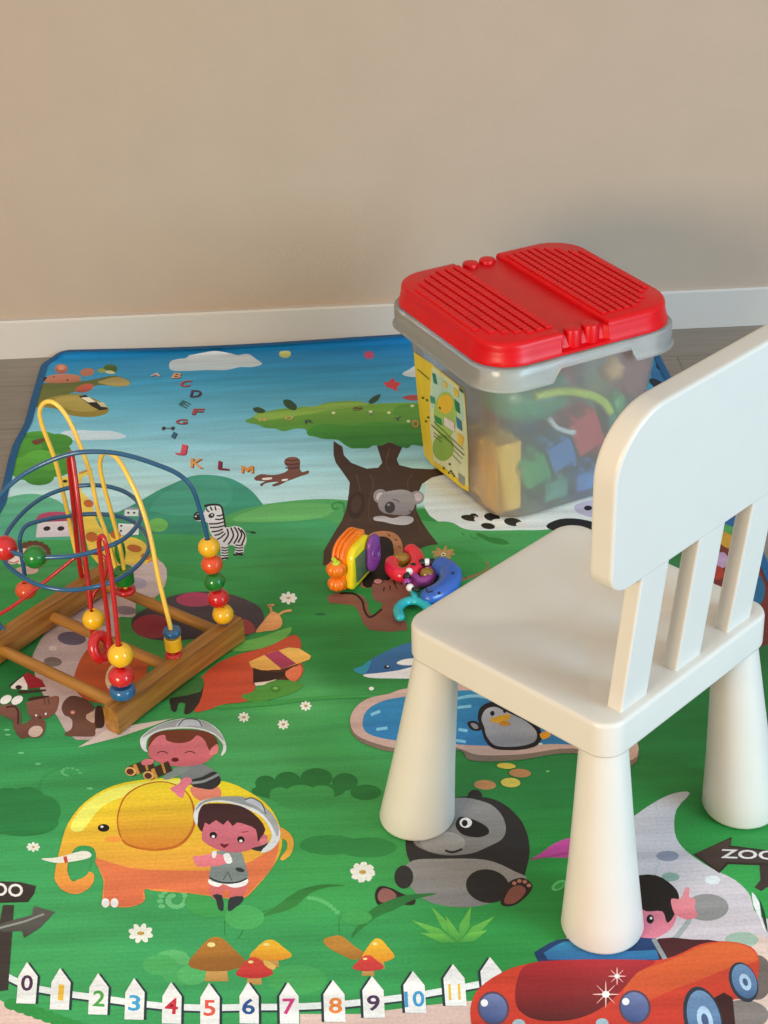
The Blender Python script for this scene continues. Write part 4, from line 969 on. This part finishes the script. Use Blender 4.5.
for keep, val in ((-1, -.047), (1, .036)):
    P = clip(rr(A0-.0035, A0-.0035, .062, 14), 0, val, keep)
    P = [p for i, p in enumerate(P) if (Vector(p)-Vector(P[i-1])).length > 1e-5]
    ccx = sum(p[0] for p in P)/len(P)
    def sc(k, z): return [((x-ccx)*k+ccx, y*k, z) for x, y in P]
    loft(bm, [sc(1, HB-.012), sc(.995, HB+.001), sc(.985, HB+.005), sc(.962, H-.0012), sc(.93, H)], True, True)
    # rows of small studs
    n_rows = 7 if keep < 0 else 9
    xs = [(-.159+i*.0170) if keep < 0 else (.046+i*.0143) for i in range(n_rows)]
    for x in xs:
        ylim = .146 if abs(x) < .105 else .146-(abs(x)-.105)**1.35*2.6
        q = int(ylim/.0052)
        for k in range(-q, q+1):
            y = k*.0104/2*1.0
            if k % 2: continue
            w = .0122 if keep < 0 else .0102
            box(bm, (x, y, H+.0008), (w, .0092, .0044), bev=.0011, seg=1)
for e in (-1, 1):
    for x in (-.022, .011):
        lathe(bm, [(.0150, -.030), (.0146, -.003), (.0132, 0), (.009, .001)], 24, (x, e*.1605, H-.0035))
obj('lid', bm, M['red_lid'], BIN, angle=35, label='red lid with studded top and a groove')
# printed label wrapped on the left side of the tub
LB = Print()
def lab(pts, c, lift=0):
    P = []
    for px, py in pts:
        p = bpt(px, py, 0, -.16)
        for _ in range(4): p = bpt(px, py, 0, -(ha(p.z)+.0012+lift))
        P.append(tuple(p))
    tr = tessellate_polygon([[Vector((p[1], p[2], 0)) for p in P]])
    LB.add(P, list(tr), [tuple(v*.9 for v in rgb(c))]*len(P))
def L_(pts, c, lift): lab([(400+x/6.4, 340+y/6.4) for x, y in pts], c, lift)
L_([(88, 78), (200, 150), (330, 255), (410, 320), (418, 400), (428, 560), (438, 700), (440, 970), (390, 945), (300, 870), (200, 795), (155, 735), (140, 600), (118, 420), (100, 240)], 'E8C828', 0)
L_([(205, 165), (330, 262), (405, 330), (415, 420), (430, 600), (436, 940), (330, 850), (215, 770), (195, 600), (190, 350)], 'D8DCB4', .0003)
L_([(205, 200), (300, 270), (400, 345), (410, 520), (300, 460), (200, 430)], 'BCD8C8', .0005)
def le(cx, cy, rx, ry, c, lift): L_([(cx+rx*math.cos(t*math.pi/9), cy+ry*math.sin(t*math.pi/9)) for t in range(18)], c, lift)
le(290, 480, 75, 150, 'A8C860', .0007); le(275, 690, 68, 85, '8CB048', .0007); le(290, 410, 50, 62, 'F0C020', .0010)
for pts, c in (([(205, 210), (225, 220), (238, 285), (215, 275)], '2C7C6C'), ([(275, 260), (300, 275), (300, 310), (275, 300)], 'E8C850'), ([(345, 375), (378, 405), (385, 475), (355, 450)], '1E7848'), ([(358, 490), (392, 520), (398, 585), (365, 560)], '3878A0'), ([(218, 480), (262, 505), (272, 550), (228, 525)], '2C8C50'), ([(282, 490), (345, 530), (350, 590), (285, 545)], 'E8DCE0'), ([(192, 355), (222, 370), (225, 410), (195, 400)], '48947C'), ([(340, 300), (375, 330), (375, 375), (345, 350)], 'E0C030'), ([(365, 590), (405, 620), (400, 680), (370, 660)], 'E8C040'), ([(375, 300), (405, 325), (405, 345), (380, 325)], '2C5C50'), ([(372, 850), (412, 880), (412, 935), (375, 905)], '8C9088')):
    L_(pts, c, .0013)
for pts in ([(200, 540), (410, 735), (410, 742), (200, 547)], [(215, 520), (405, 700), (405, 705), (215, 526)], [(110, 185), (186, 250), (186, 256), (110, 191)], [(340, 700), (400, 760), (400, 764), (340, 704)], [(330, 730), (390, 790), (390, 794), (330, 734)], [(215, 590), (265, 630), (265, 635), (215, 595)], [(215, 610), (265, 650), (265, 655), (215, 615)]):
    L_(pts, '5A6030', .0016)
for x, y in ((145, 370), (172, 385), (255, 435), (180, 495), (165, 520), (318, 795), (312, 850), (345, 870), (280, 820), (335, 855), (325, 840)):
    L_([(x-6, y-8), (x+6, y-2), (x+5, y+9), (x-6, y+4)], '2C2C20', .0016)
me = bpy.data.meshes.new('label'); me.from_pydata(LB.v, [], LB.f); me.update()
a_ = me.color_attributes.new('print', 'FLOAT_COLOR', 'POINT')
for i, c in enumerate(LB.c): a_.data[i].color = (*c, 1)
me.materials.append(M['label']); o = bpy.data.objects.new('sticker', me); COL.objects.link(o); o.parent = BIN; o['label'] = 'yellow printed product sticker'

# toys inside the bin ------------------------------------------------
def plast(n, c, r=.3): return mat(n, c, r)
T = {'green': plast('green_block_plastic', '2A9A4C'), 'blue': plast('blue_block_plastic', '2C74BC'), 'red': plast('red_block_plastic', 'D02C34'), 'yellow': plast('yellow_block_plastic', 'E8B43C'),
     'teal': plast('teal_toy_plastic', '2E8C6C'), 'lime': plast('lime_toy_plastic', 'C4DC3C'), 'white': plast('white_toy_plastic', 'E8E4E0'), 'orange': plast('orange_toy_plastic', 'E0582C'), 'tan': plast('tan_toy_wood', 'D8A868', .5), 'pink': plast('pink_toy_plastic', 'C87070')}
def wpt(lx, ly, lz): return Tb @ Vector((lx, ly, lz))
GB = 'building blocks in the clear bin'
def block(lx, ly, lz, sx, sy, sz, color, label, rz=0, studs=(2, 2), tilt=0):
    e = empty('toy_block', wpt(lx, ly, lz), BYAW+rz); e.rotation_euler = (0, tilt, BYAW+rz)
    bm = bmesh.new(); box(bm, (0, 0, sz/2), (sx, sy, sz), bev=.0015, seg=1); obj('block_body', bm, T[color], e)
    for i in range(studs[0]):
        for j in range(studs[1]):
            bm = bmesh.new(); lathe(bm, [(.0068, -.001), (.0068, .0055), (.006, .0065)], 16, (sx*((i+.5)/studs[0]-.5), sy*((j+.5)/studs[1]-.5), sz)); obj('stud', bm, T[color], e)
    tag(e, label, 'toy block', GB); return e
# bottom layer
block(-.108, -.088, .006, .046, .050, .128, 'yellow', 'tall plain yellow block in the bin corner nearest the camera', studs=(0, 0))
block(-.020, -.095, .006, .045, .05, .036, 'teal', 'low teal block at the bottom of the bin, front side')
block(.048, -.095, .006, .055, .05, .036, 'blue', 'blue block at the bottom of the bin, front side')
block(.100, -.070, .006, .045, .06, .05, 'orange', 'orange block at the bottom right of the bin')
block(-.095, -.024, .006, .06, .06, .112, 'yellow', 'yellow block behind the sticker, middle of the bin', studs=(0, 0))
block(-.085, .065, .006, .06, .09, .06, 'red', 'red block low at the back left of the bin')
block(-.005, -.025, .006, .08, .07, .06, 'green', 'green block in the middle of the bin floor')
block(.080, .015, .006, .07, .08, .07, 'red', 'red block on the right of the bin floor')
block(.015, .080, .006, .09, .07, .07, 'blue', 'blue block low at the back of the bin')
# row of three blocks stuck together slanting across the front
SL = math.radians(-19)
for k, (cn, lb) in enumerate((('green', 'green block, left end of the slanting row inside the bin'), ('blue', 'blue block in the middle of the slanting row inside the bin'), ('red', 'large red block, right end of the slanting row inside the bin'))):
    w = (.048, .048, .054)[k]; cx = (-.056, -.006, .046)[k]
    z0 = .052+(cx+.056)*math.tan(-SL)
    block(cx, -.104, z0, w/math.cos(SL)*.94, .046, (.048, .050, .070)[k], cn, lb, studs=(2, 2), tilt=SL)
block(.06, .05, .09, .07, .07, .08, 'pink', 'dull pink block near the top of the bin, back side', rz=.4)
block(-.03, .07, .09, .07, .06, .07, 'red', 'red block near the top of the bin, back left', rz=-.2)
block(-.09, .078, .08, .05, .05, .10, 'blue', 'tall blue block standing behind the sticker', rz=.1)
block(.122, -.060, .070, .034, .05, .05, 'teal', 'teal block leaning at the right front of the bin')
# green ball-like dome, arc, bone, tan ball
e = empty('toy_ball', wpt(-.036, -.048, .184)); bm = bmesh.new()
sphere(bm, (0, 0, 0), .062, (1.15, .9, .8)); obj('ball_shell', bm, T['teal'], e)
bm = bmesh.new(); tube(bm, [Vector((.0715*math.cos(t), .0562*math.sin(t), 0)) for t in [2*math.pi*i/40 for i in range(40)]], .003, 8, True); obj('seam_ring', bm, T['green'], e)
tag(e, 'large teal green rounded toy inside the bin near its left front', 'toy')
bm = bmesh.new()
AP = [bpt(x, y, 1, -.128) for x, y in ((534, 396), (550, 392), (570, 391), (590, 395), (603, 402), (609, 412))]
tube(bm, catmull(AP, 6), .0075, 14)
o = tag(obj('toy_ring', bm, T['lime'], loc=(BX, BY, BZ), rz=BYAW), 'lime green curved toy handle high inside the bin', 'toy')
bm = bmesh.new(); AP = [bpt(x, y, 1, -.140) for x, y in ((550, 420), (556, 427), (566, 431), (573, 432))]
tube(bm, catmull(AP, 6), .0042, 12); sphere(bm, AP[-1], .0052); sphere(bm, AP[0], .0055)
tag(obj('toy_spoon', bm, T['white'], loc=(BX, BY, BZ), rz=BYAW), 'small white stick toy against the front of the bin', 'toy')
bm = bmesh.new(); p = Vector((.112, -.072, .198)); sphere(bm, p, .021, (1.1, .9, .9)); lathe(bm, [(.008, -.002), (.0085, .006), (.003, .01)], 16, p+Vector((0, 0, .0175)))
tag(obj('toy_fruit', bm, T['tan'], loc=(BX, BY, BZ), rz=BYAW), 'tan rounded toy high at the right end inside the bin', 'toy')
bm = bmesh.new(); p = bpt(612, 402, 1, -.105); sphere(bm, p+Vector((0, .0, 0)), .022, (1, .9, .9)); lathe(bm, [(.006, -.002), (.006, .006), (.002, .008)], 16, p+Vector((0, 0, .018)))
tag(obj('toy_fruit', bm, T['green'], loc=(BX, BY, BZ), rz=BYAW), 'small bright green rounded toy beside the lime handle', 'toy')

# ------------------------------------------------------------------ bead maze
P0 = Vector((-.377, 1.712, MT+.0012)); MA = math.radians(52.6)
MZ = empty('bead_maze', P0, MA)
tag(MZ, 'wooden bead maze toy with blue, yellow and red looping wires on play mat', 'bead maze')
Tm = Matrix.Translation(P0) @ Matrix.Rotation(MA, 4, 'Z'); Tmi = Tm.inverted()
RLN, RWD, RHT, GAP = .266, .0265, .0415, .238
def rail(v0):
    bm = bmesh.new(); rings = []
    for i in range(13):
        u = RLN*i/12; arch = .0045*math.sin(math.pi*i/12)
        r = round_poly([(v0+RWD, arch), (v0+RWD, RHT), (v0, RHT), (v0, arch)][::-1], [.0025]*4, 4)
        rings.append([(u, v, z) for v, z in r])
    loft(bm, rings); obj('rail', bm, M['wood'], MZ, angle=30)
rail(0); rail(RWD+GAP)
for u in (.030, .133, .240):
    bm = bmesh.new(); rings = [[(u+.0085*math.cos(t), v, .022+.0085*math.sin(t)) for t in [2*math.pi*i/18 for i in range(18)]] for v in (RWD-.002, RWD+GAP+.002)]
    loft(bm, rings); obj('crossbar', bm, M['dowel'], MZ)
def W_(px, py, y=None, z=None):
    return Tmi @ (un(px, py, z) if z is not None else un(px, py, y=y))
RT_ = RHT+.002
def wire(pts, m, r=.0034, n=8):
    bm = bmesh.new(); tube(bm, catmull(pts, n), r, 10); obj('wire', bm, m, MZ, angle=60, label={'wblu': 'blue', 'wyel': 'yellow', 'wred': 'red'}[[k for k in M if M[k] == m][0]]+' coated wire')
def rot_to(d): return Vector((0, 0, 1)).rotation_difference(Vector(d).normalized()).to_matrix()
def bead(c, r, m, ax=(0, 0, 1), h=None, shape='ball', label=None):
    bm = bmesh.new(); c = Vector(c); h = h or r
    if shape == 'ball':
        prof = [(r*.26, h*.93)]+[(r*math.sin(t), h*math.cos(t)) for t in [math.pi*(.09+.82*i/14) for i in range(15)]]+[(r*.26, -h*.93)]
    elif shape == 'disc':
        prof = [(r*.25, h*.9)]+[(r*(1-.25*abs(math.cos(t))**3), h*math.cos(t)) for t in [math.pi*(.06+.88*i/12) for i in range(13)]]+[(r*.25, -h*.9)]
    else:
        prof = [(r*.3, h), (r*.86, h), (r, h*.86), (r, -h*.86), (r*.86, -h), (r*.3, -h)]
    prof = prof+[(r*.2, -h*.7), (r*.2, h*.7)]
    lathe(bm, prof+[prof[0]], 32, c, rot_to(ax), cap=False)
    obj('bead', bm, M[m], MZ, angle=30, label=label)
Y_ = 'yellow bead'; R_ = 'red bead'; G_ = 'green bead'; B_ = 'blue bead'; O_ = 'orange bead'
# long blue wire: five beads on its front leg
pA = [W_(x, y, y=1.91) for x, y in ((224, 618), (219, 596), (214, 575), (210, 552), (207, 536), (200, 510), (192, 488), (178, 474), (155, 464), (130, 456), (105, 452), (75, 453), (45, 463), (20, 477), (0, 496), (-16, 525), (-24, 560), (-22, 600))]
pA[0] = Vector((pA[0].x, pA[0].y, RT_-.006)); pA.append(Vector((.02, RWD+GAP+.012, RHT-.003)))
wire(pA, M['wblu'])
for (x, y), mm, lb in zip(((209, 547), (212, 564), (214.5, 581), (218.5, 598), (223, 614)), ('yel', 'org', 'grn', 'red', 'yel'), (Y_, O_, G_, R_, Y_)):
    bead(W_(x, y, y=1.91), .0158, mm, (-.08, -.02, 1), .0150, label=lb)
# tall yellow arch
wire([W_(85, 578, y=2.09), W_(75, 548, y=2.09), W_(66, 505, y=2.09), W_(55, 460, y=2.085), W_(42, 425, y=2.08), W_(40, 410, y=2.075), W_(46, 402, y=2.07), W_(56, 404, y=2.065), W_(67, 417, y=2.06), W_(78, 440, y=2.055), W_(90, 473, y=2.05), W_(98, 510, y=2.045), W_(106, 533, y=2.04), W_(115, 565, y=2.035), W_(120, 590, y=2.03)], M['wyel'])
# second yellow arch
wire([W_(126, 594, y=1.995), W_(123, 563, y=1.995), W_(117, 534, y=1.99), W_(110, 508, y=1.98), W_(104, 486, y=1.97), W_(100, 465, y=1.96), W_(104, 453, y=1.945), W_(113, 455, y=1.93), W_(120, 462, y=1.92), W_(129, 478, y=1.905), W_(140, 502, y=1.89), W_(150, 535, y=1.87), W_(159, 580, y=1.85), W_(171, 630, y=1.84), W_(173, 652, y=1.84)], M['wyel'])
bead(W_(124, 576, y=1.995), .0150, 'grn', h=.0125, shape='cyl', label=G_); bead(W_(125.5, 590, y=1.995), .0160, 'red', h=.005, shape='disc', label='red disc bead')
bead(W_(120, 551, y=2.035), .0085, 'grn', h=.022, ax=(.15, .1, 1), label='long dark green bead')
bead(W_(172, 632, y=1.84), .0132, 'blu', h=.0062, shape='disc', label='blue disc bead'); bead(W_(173, 643, y=1.84), .0122, 'yel', h=.0105, shape='cyl', label='yellow barrel bead'); bead(W_(173.5, 655, y=1.84), .0125, 'red', h=.0055, shape='disc', label='red disc bead')
# blue spiral
sp = [(25, 582, .045), (24, 570, .07), (21, 552, .10), (20, 538, .125), (26, 526, .135), (40, 521, .135), (60, 517, .135), (95, 514, .135), (125, 518, .135), (143, 530, .135), (149, 546, .137), (141, 562, .14), (122, 577, .143), (98, 586, .146), (70, 590, .15), (42, 586, .155), (18, 574, .16), (4, 560, .166), (3, 545, .17), (10, 528, .175), (28, 508, .18), (50, 494, .183), (78, 486, .186), (105, 486, .19), (127, 493, .193), (140, 506, .196), (139, 522, .2), (125, 538, .2), (104, 548, .2), (80, 555, .2), (58, 557, .2), (35, 557, .2), (18, 554, .2), (5, 548, .2), (-12, 545, .19), (-22, 560, .15), (-24, 590, .09)]
pS = [W_(x, y, z=z) for x, y, z in sp]; pS[0].z = RHT-.004; pS.append(Vector((.05, RWD+GAP+.014, RHT-.004)))
wire(pS, M['wblu'])
bead(W_(35, 557, z=.2), .0165, 'grn', (1, -.6, 0), label=G_); bead(W_(5, 548, z=.2), .0180, 'red', (1, -.6, .2), label=R_)
bead(W_(26, 590, z=.058), .0165, 'org', (0, 0, 1), .014, label=O_)
# red wires
wire([W_(84, 590, y=2.06), W_(79, 560, y=2.05), W_(75, 520, y=2.03), W_(71, 480, y=2.0), W_(69, 460, y=1.99), W_(70.5, 453, y=1.985), W_(73, 462, y=1.98), W_(78, 500, y=1.96), W_(84, 550, y=1.94), W_(89, 590, y=1.925), W_(93, 635, y=1.91)], M['wred'], .0040)
bead(W_(93.5, 619, y=1.912), .0168, 'yel', h=.0160, label=Y_)
wire([W_(110, 652, y=1.80), W_(108, 620, y=1.80), W_(103, 583, y=1.79), W_(100, 552, y=1.78), W_(99, 541, y=1.775), W_(101.5, 536, y=1.77), W_(105, 541, y=1.765), W_(109, 560, y=1.76), W_(113, 590, y=1.75), W_(118, 640, y=1.74), W_(121, 690, y=1.74)], M['wred'])
bead(W_(120.5, 655, y=1.74), .0175, 'yel', h=.0175, label=Y_); bead(W_(121.5, 676, y=1.74), .0182, 'red', h=.0148, label=R_); bead(W_(122.5, 690.5, y=1.74), .0180, 'blu', h=.0090, shape='disc', label='blue disc bead')
pR = [Vector((.03, RWD+GAP+.013, RHT-.004)), W_(-8, 618, y=1.92), W_(0, 614, y=1.925), W_(16, 604, y=1.935), W_(42, 584, y=1.95), W_(62, 568, y=1.96), W_(78, 556, y=1.965), W_(92, 553, y=1.965), W_(103, 556, y=1.96), W_(107, 566, y=1.955), W_(102, 584, y=1.95), W_(94, 594, y=1.945), W_(90, 606, y=1.935)]
wire(pR, M['wred'], .0028)
# slanted red ring bead hanging by the second crossbar
bm = bmesh.new(); c = W_(101, 647, y=1.84); q = rot_to((.12, -1, .35)); cen = Vector((c.x, c.y, c.z))
tube(bm, [cen+q @ Vector((.0150*math.cos(t), .0170*math.sin(t), 0)) for t in [2*math.pi*i/32 for i in range(32)]], 0.0078, 14, True)
obj('bead', bm, M['red'], MZ, label='red ring bead')

# ------------------------------------------------------------------ shape book toy (orange, yellow, purple)
e0 = un(332, 596, MT); e1 = un(372, 566, MT)
dv = (e1-e0); ya = math.atan2(dv.y, dv.x)
TB = empty('toy_book', un(348, 594, MT+.0012), math.radians(62))
tag(TB, 'chunky orange, yellow and purple plastic toy with pumpkin shapes by the printed tree', 'toy')
T['porange'] = mat('orange_pumpkin_plastic', 'F47A12', .28, coat=.3); T['pyel'] = mat('yellow_frame_plastic', 'E8D420', .3, coat=.2); T['purple'] = mat('purple_wheel_plastic', '7A3C88', .35); T['screen'] = mat('green_grey_screen', '4A6A48', .2)
def slab(name, prof, v0, v1, m, bev=.003, label=None, parent=None):
    """plate standing on edge: outline (u along, z up), thickness from v0 to v1"""
    bm = bmesh.new()
    def rg(d, v): return [(x, v, z) for x, z, _ in inset_ring(prof, d, 0)]
    loft(bm, [rg(bev, v0), rg(bev*.3, v0+bev*.3), rg(0, v0+bev), rg(0, v1-bev), rg(bev*.3, v1-bev*.3), rg(bev, v1)])
    return obj(name, bm, m, parent or TB, angle=40, label=label)
LNG, HGT = .086, .077
pf = round_poly([(0, .0), (LNG, .0), (LNG-.004, HGT), (.010, HGT)], [.008, .010, .022, .026], 8)
slab('shell', pf, .006, .031, T['porange'], .005, 'orange ribbed outer shell')
pf2 = round_poly([(.004, .002), (LNG-.004, .002), (LNG-.008, HGT-.006), (.014, HGT-.006)], [.008, .008, .018, .022], 8)
fr_ = slab('frame', pf2, -.006, .008, T['pyel'], .004, 'yellow frame')
bm = bmesh.new(); box(bm, (.038, -.007, .034), (.040, .003, .044), bev=.001); obj('screen', bm, T['screen'], fr_, label='green grey window')
pf3 = round_poly([(.044, .010), (LNG, .010), (LNG-.002, HGT-.004), (.050, HGT-.004)], [.018]*4, 8)
wh = slab('wheel', pf3, -.017, -.008, T['purple'], .004, 'purple disc plate')
for rr_ in (.012, .005):
    bm = bmesh.new(); tube(bm, [Vector((.066+rr_*math.cos(t), -.0175, .042+rr_*math.sin(t))) for t in [2*math.pi*i/24 for i in range(24)]], .0014, 8, True); obj('raised_ring', bm, T['purple'], wh)
for z, s in ((.046, 1), (.020, .94)):
    bm = bmesh.new(); vsx = sphere(bm, (0, 0, 0), 0.0158*s, seg=40, rings=20)
    for v in vsx:
        a = math.atan2(v.co.y, v.co.x); k = 1-.13*abs(math.cos(a*4))**6
        v.co.x *= k; v.co.y *= k; v.co.z *= .84
        v.co += Vector((-.001, .018, z-.004))
    obj('pumpkin', bm, T['porange'], TB, angle=80, label='orange ribbed pumpkin shape')
bm = bmesh.new(); tube(bm, catmull([Vector((-.001, .018, .052)), Vector((-.001, .019, .058)), Vector((-.004, .021, .062))], 5), .003, 10); sphere(bm, (-.003, .016, .055), .006, (1.2, 1, .5)); obj('stalk', bm, T['lime'], TB, label='lime green pumpkin stalk')
for k in range(3):
    bm = bmesh.new(); y = .011+k*.0075
    tube(bm, catmull([Vector((.007, y, .058)), Vector((.014, y, HGT-.007)), Vector((.03, y, HGT-.0006)), Vector((LNG-.024, y, HGT-.0006)), Vector((LNG-.008, y, HGT-.009))], 6), .0030, 8); obj('rib', bm, T['porange'], TB)

# ------------------------------------------------------------------ teether rattle of linked rings
RG = empty('ring_rattle', un(425, 588, MT+.001), 0)
tag(RG, 'baby rattle of linked red, purple, blue and turquoise shapes beside chair seat', 'rattle')
org = RG.location.copy()
T['rred'] = mat('red_rattle_plastic', 'E0203C', .25, coat=.4); T['rblue'] = mat('blue_rattle_plastic', '2F5FB4', .32, coat=.3); T['rturq'] = mat('turquoise_rattle_plastic', '22B0BC', .28, coat=.3)
T['rpur'] = mat('magenta_rattle_plastic', '9C3C94', .3, coat=.3); T['black'] = mat('black_rattle_plastic', '1A1718', .3); T['amber'] = mat('clear_amber_plastic', 'C89C30', .1, coat=.4, trans=.6)
def rp(px, py, z): return un(px, py, MT+z)-org
def crescent(name, px, z, rad, m, label, n=10, closed=False, flat=1.0):
    bm = bmesh.new(); pts = catmull([rp(x, y, z) for x, y in px], n, closed)
    tube(bm, pts, rad, 16, closed)
    if not closed:
        r0 = rad(0) if callable(rad) else rad; r1 = rad(1) if callable(rad) else rad
        sphere(bm, pts[0], r0*.99, seg=16, rings=12); sphere(bm, pts[-1], r1*.99, seg=16, rings=12)
    for v in bm.verts: v.co.z = z+(v.co.z-z)*flat
    return obj(name, bm, m, RG, angle=60, label=label)
crescent('arc', [(392, 563), (393, 570), (401, 575), (411, 572), (417, 564), (416, 556), (411, 551)], .015, lambda t: .0118, T['rred'], 'red open ring')
b_ = bmesh.new(); sphere(b_, rp(401, 559, .016), .0125, (1.25, 1, .8)); obj('window_bead', b_, T['amber'], RG, label='clear amber centre')
blue = crescent('kidney', [(442, 566), (450, 573), (449, 583), (441, 591), (430, 596)], .017, lambda t: .0185-.004*abs(t-.3), T['rblue'], 'blue kidney shape with a smiling face', flat=.8)
for x, y in ((453, 573), (439, 593)):
    bm = bmesh.new(); sphere(bm, rp(x, y, .0315), .0024); obj('eye', bm, T['black'], blue, label='dark round eye')
bm = bmesh.new(); tube(bm, catmull([rp(x, y, .0325) for x, y in ((426, 588), (428, 592), (433, 591))], 5), .0011, 8)
obj('mouth', bm, T['black'], blue, label='dark smiling mouth')
crescent('arc', [(400, 617), (398, 610), (402, 604), (409, 601), (417, 601), (424, 604), (429, 609)], .011, lambda t: .0078, T['rturq'], 'turquoise open ring', flat=.8)
crescent('link', [(414, 591), (415, 598)], .013, .0062, T['rturq'], 'turquoise connector')
crescent('disc', [(416, 566), (413, 575), (419, 582), (428, 580), (432, 572), (427, 565)], .010, .0088, T['rpur'], 'magenta ring', closed=True)
b_ = bmesh.new(); sphere(b_, rp(427, 573, .016), .0105, (1.1, 1, .8)); obj('window_bead', b_, T['amber'], RG, label='clear amber centre')
crescent('hoop', [(434, 562), (426, 562), (418, 563), (411, 568), (407, 575), (407, 583), (411, 588), (418, 590)], .022, .0030, T['black'], 'black hoop')
for (x, y), mm in zip(((432, 562), (427, 562), (422, 562.5), (413, 566.5), (409, 571.5), (406.8, 576.5), (406.8, 582), (410, 587.5)), ('black', 'white', 'black', 'black', 'white', 'black', 'rpur', 'white')):
    b_ = bmesh.new(); sphere(b_, rp(x, y, .022), .0062, (1, 1, 1), seg=16, rings=12); obj('bead', b_, T[mm], RG, label={'black': 'black bead', 'white': 'white bead', 'rpur': 'magenta bead'}[mm])
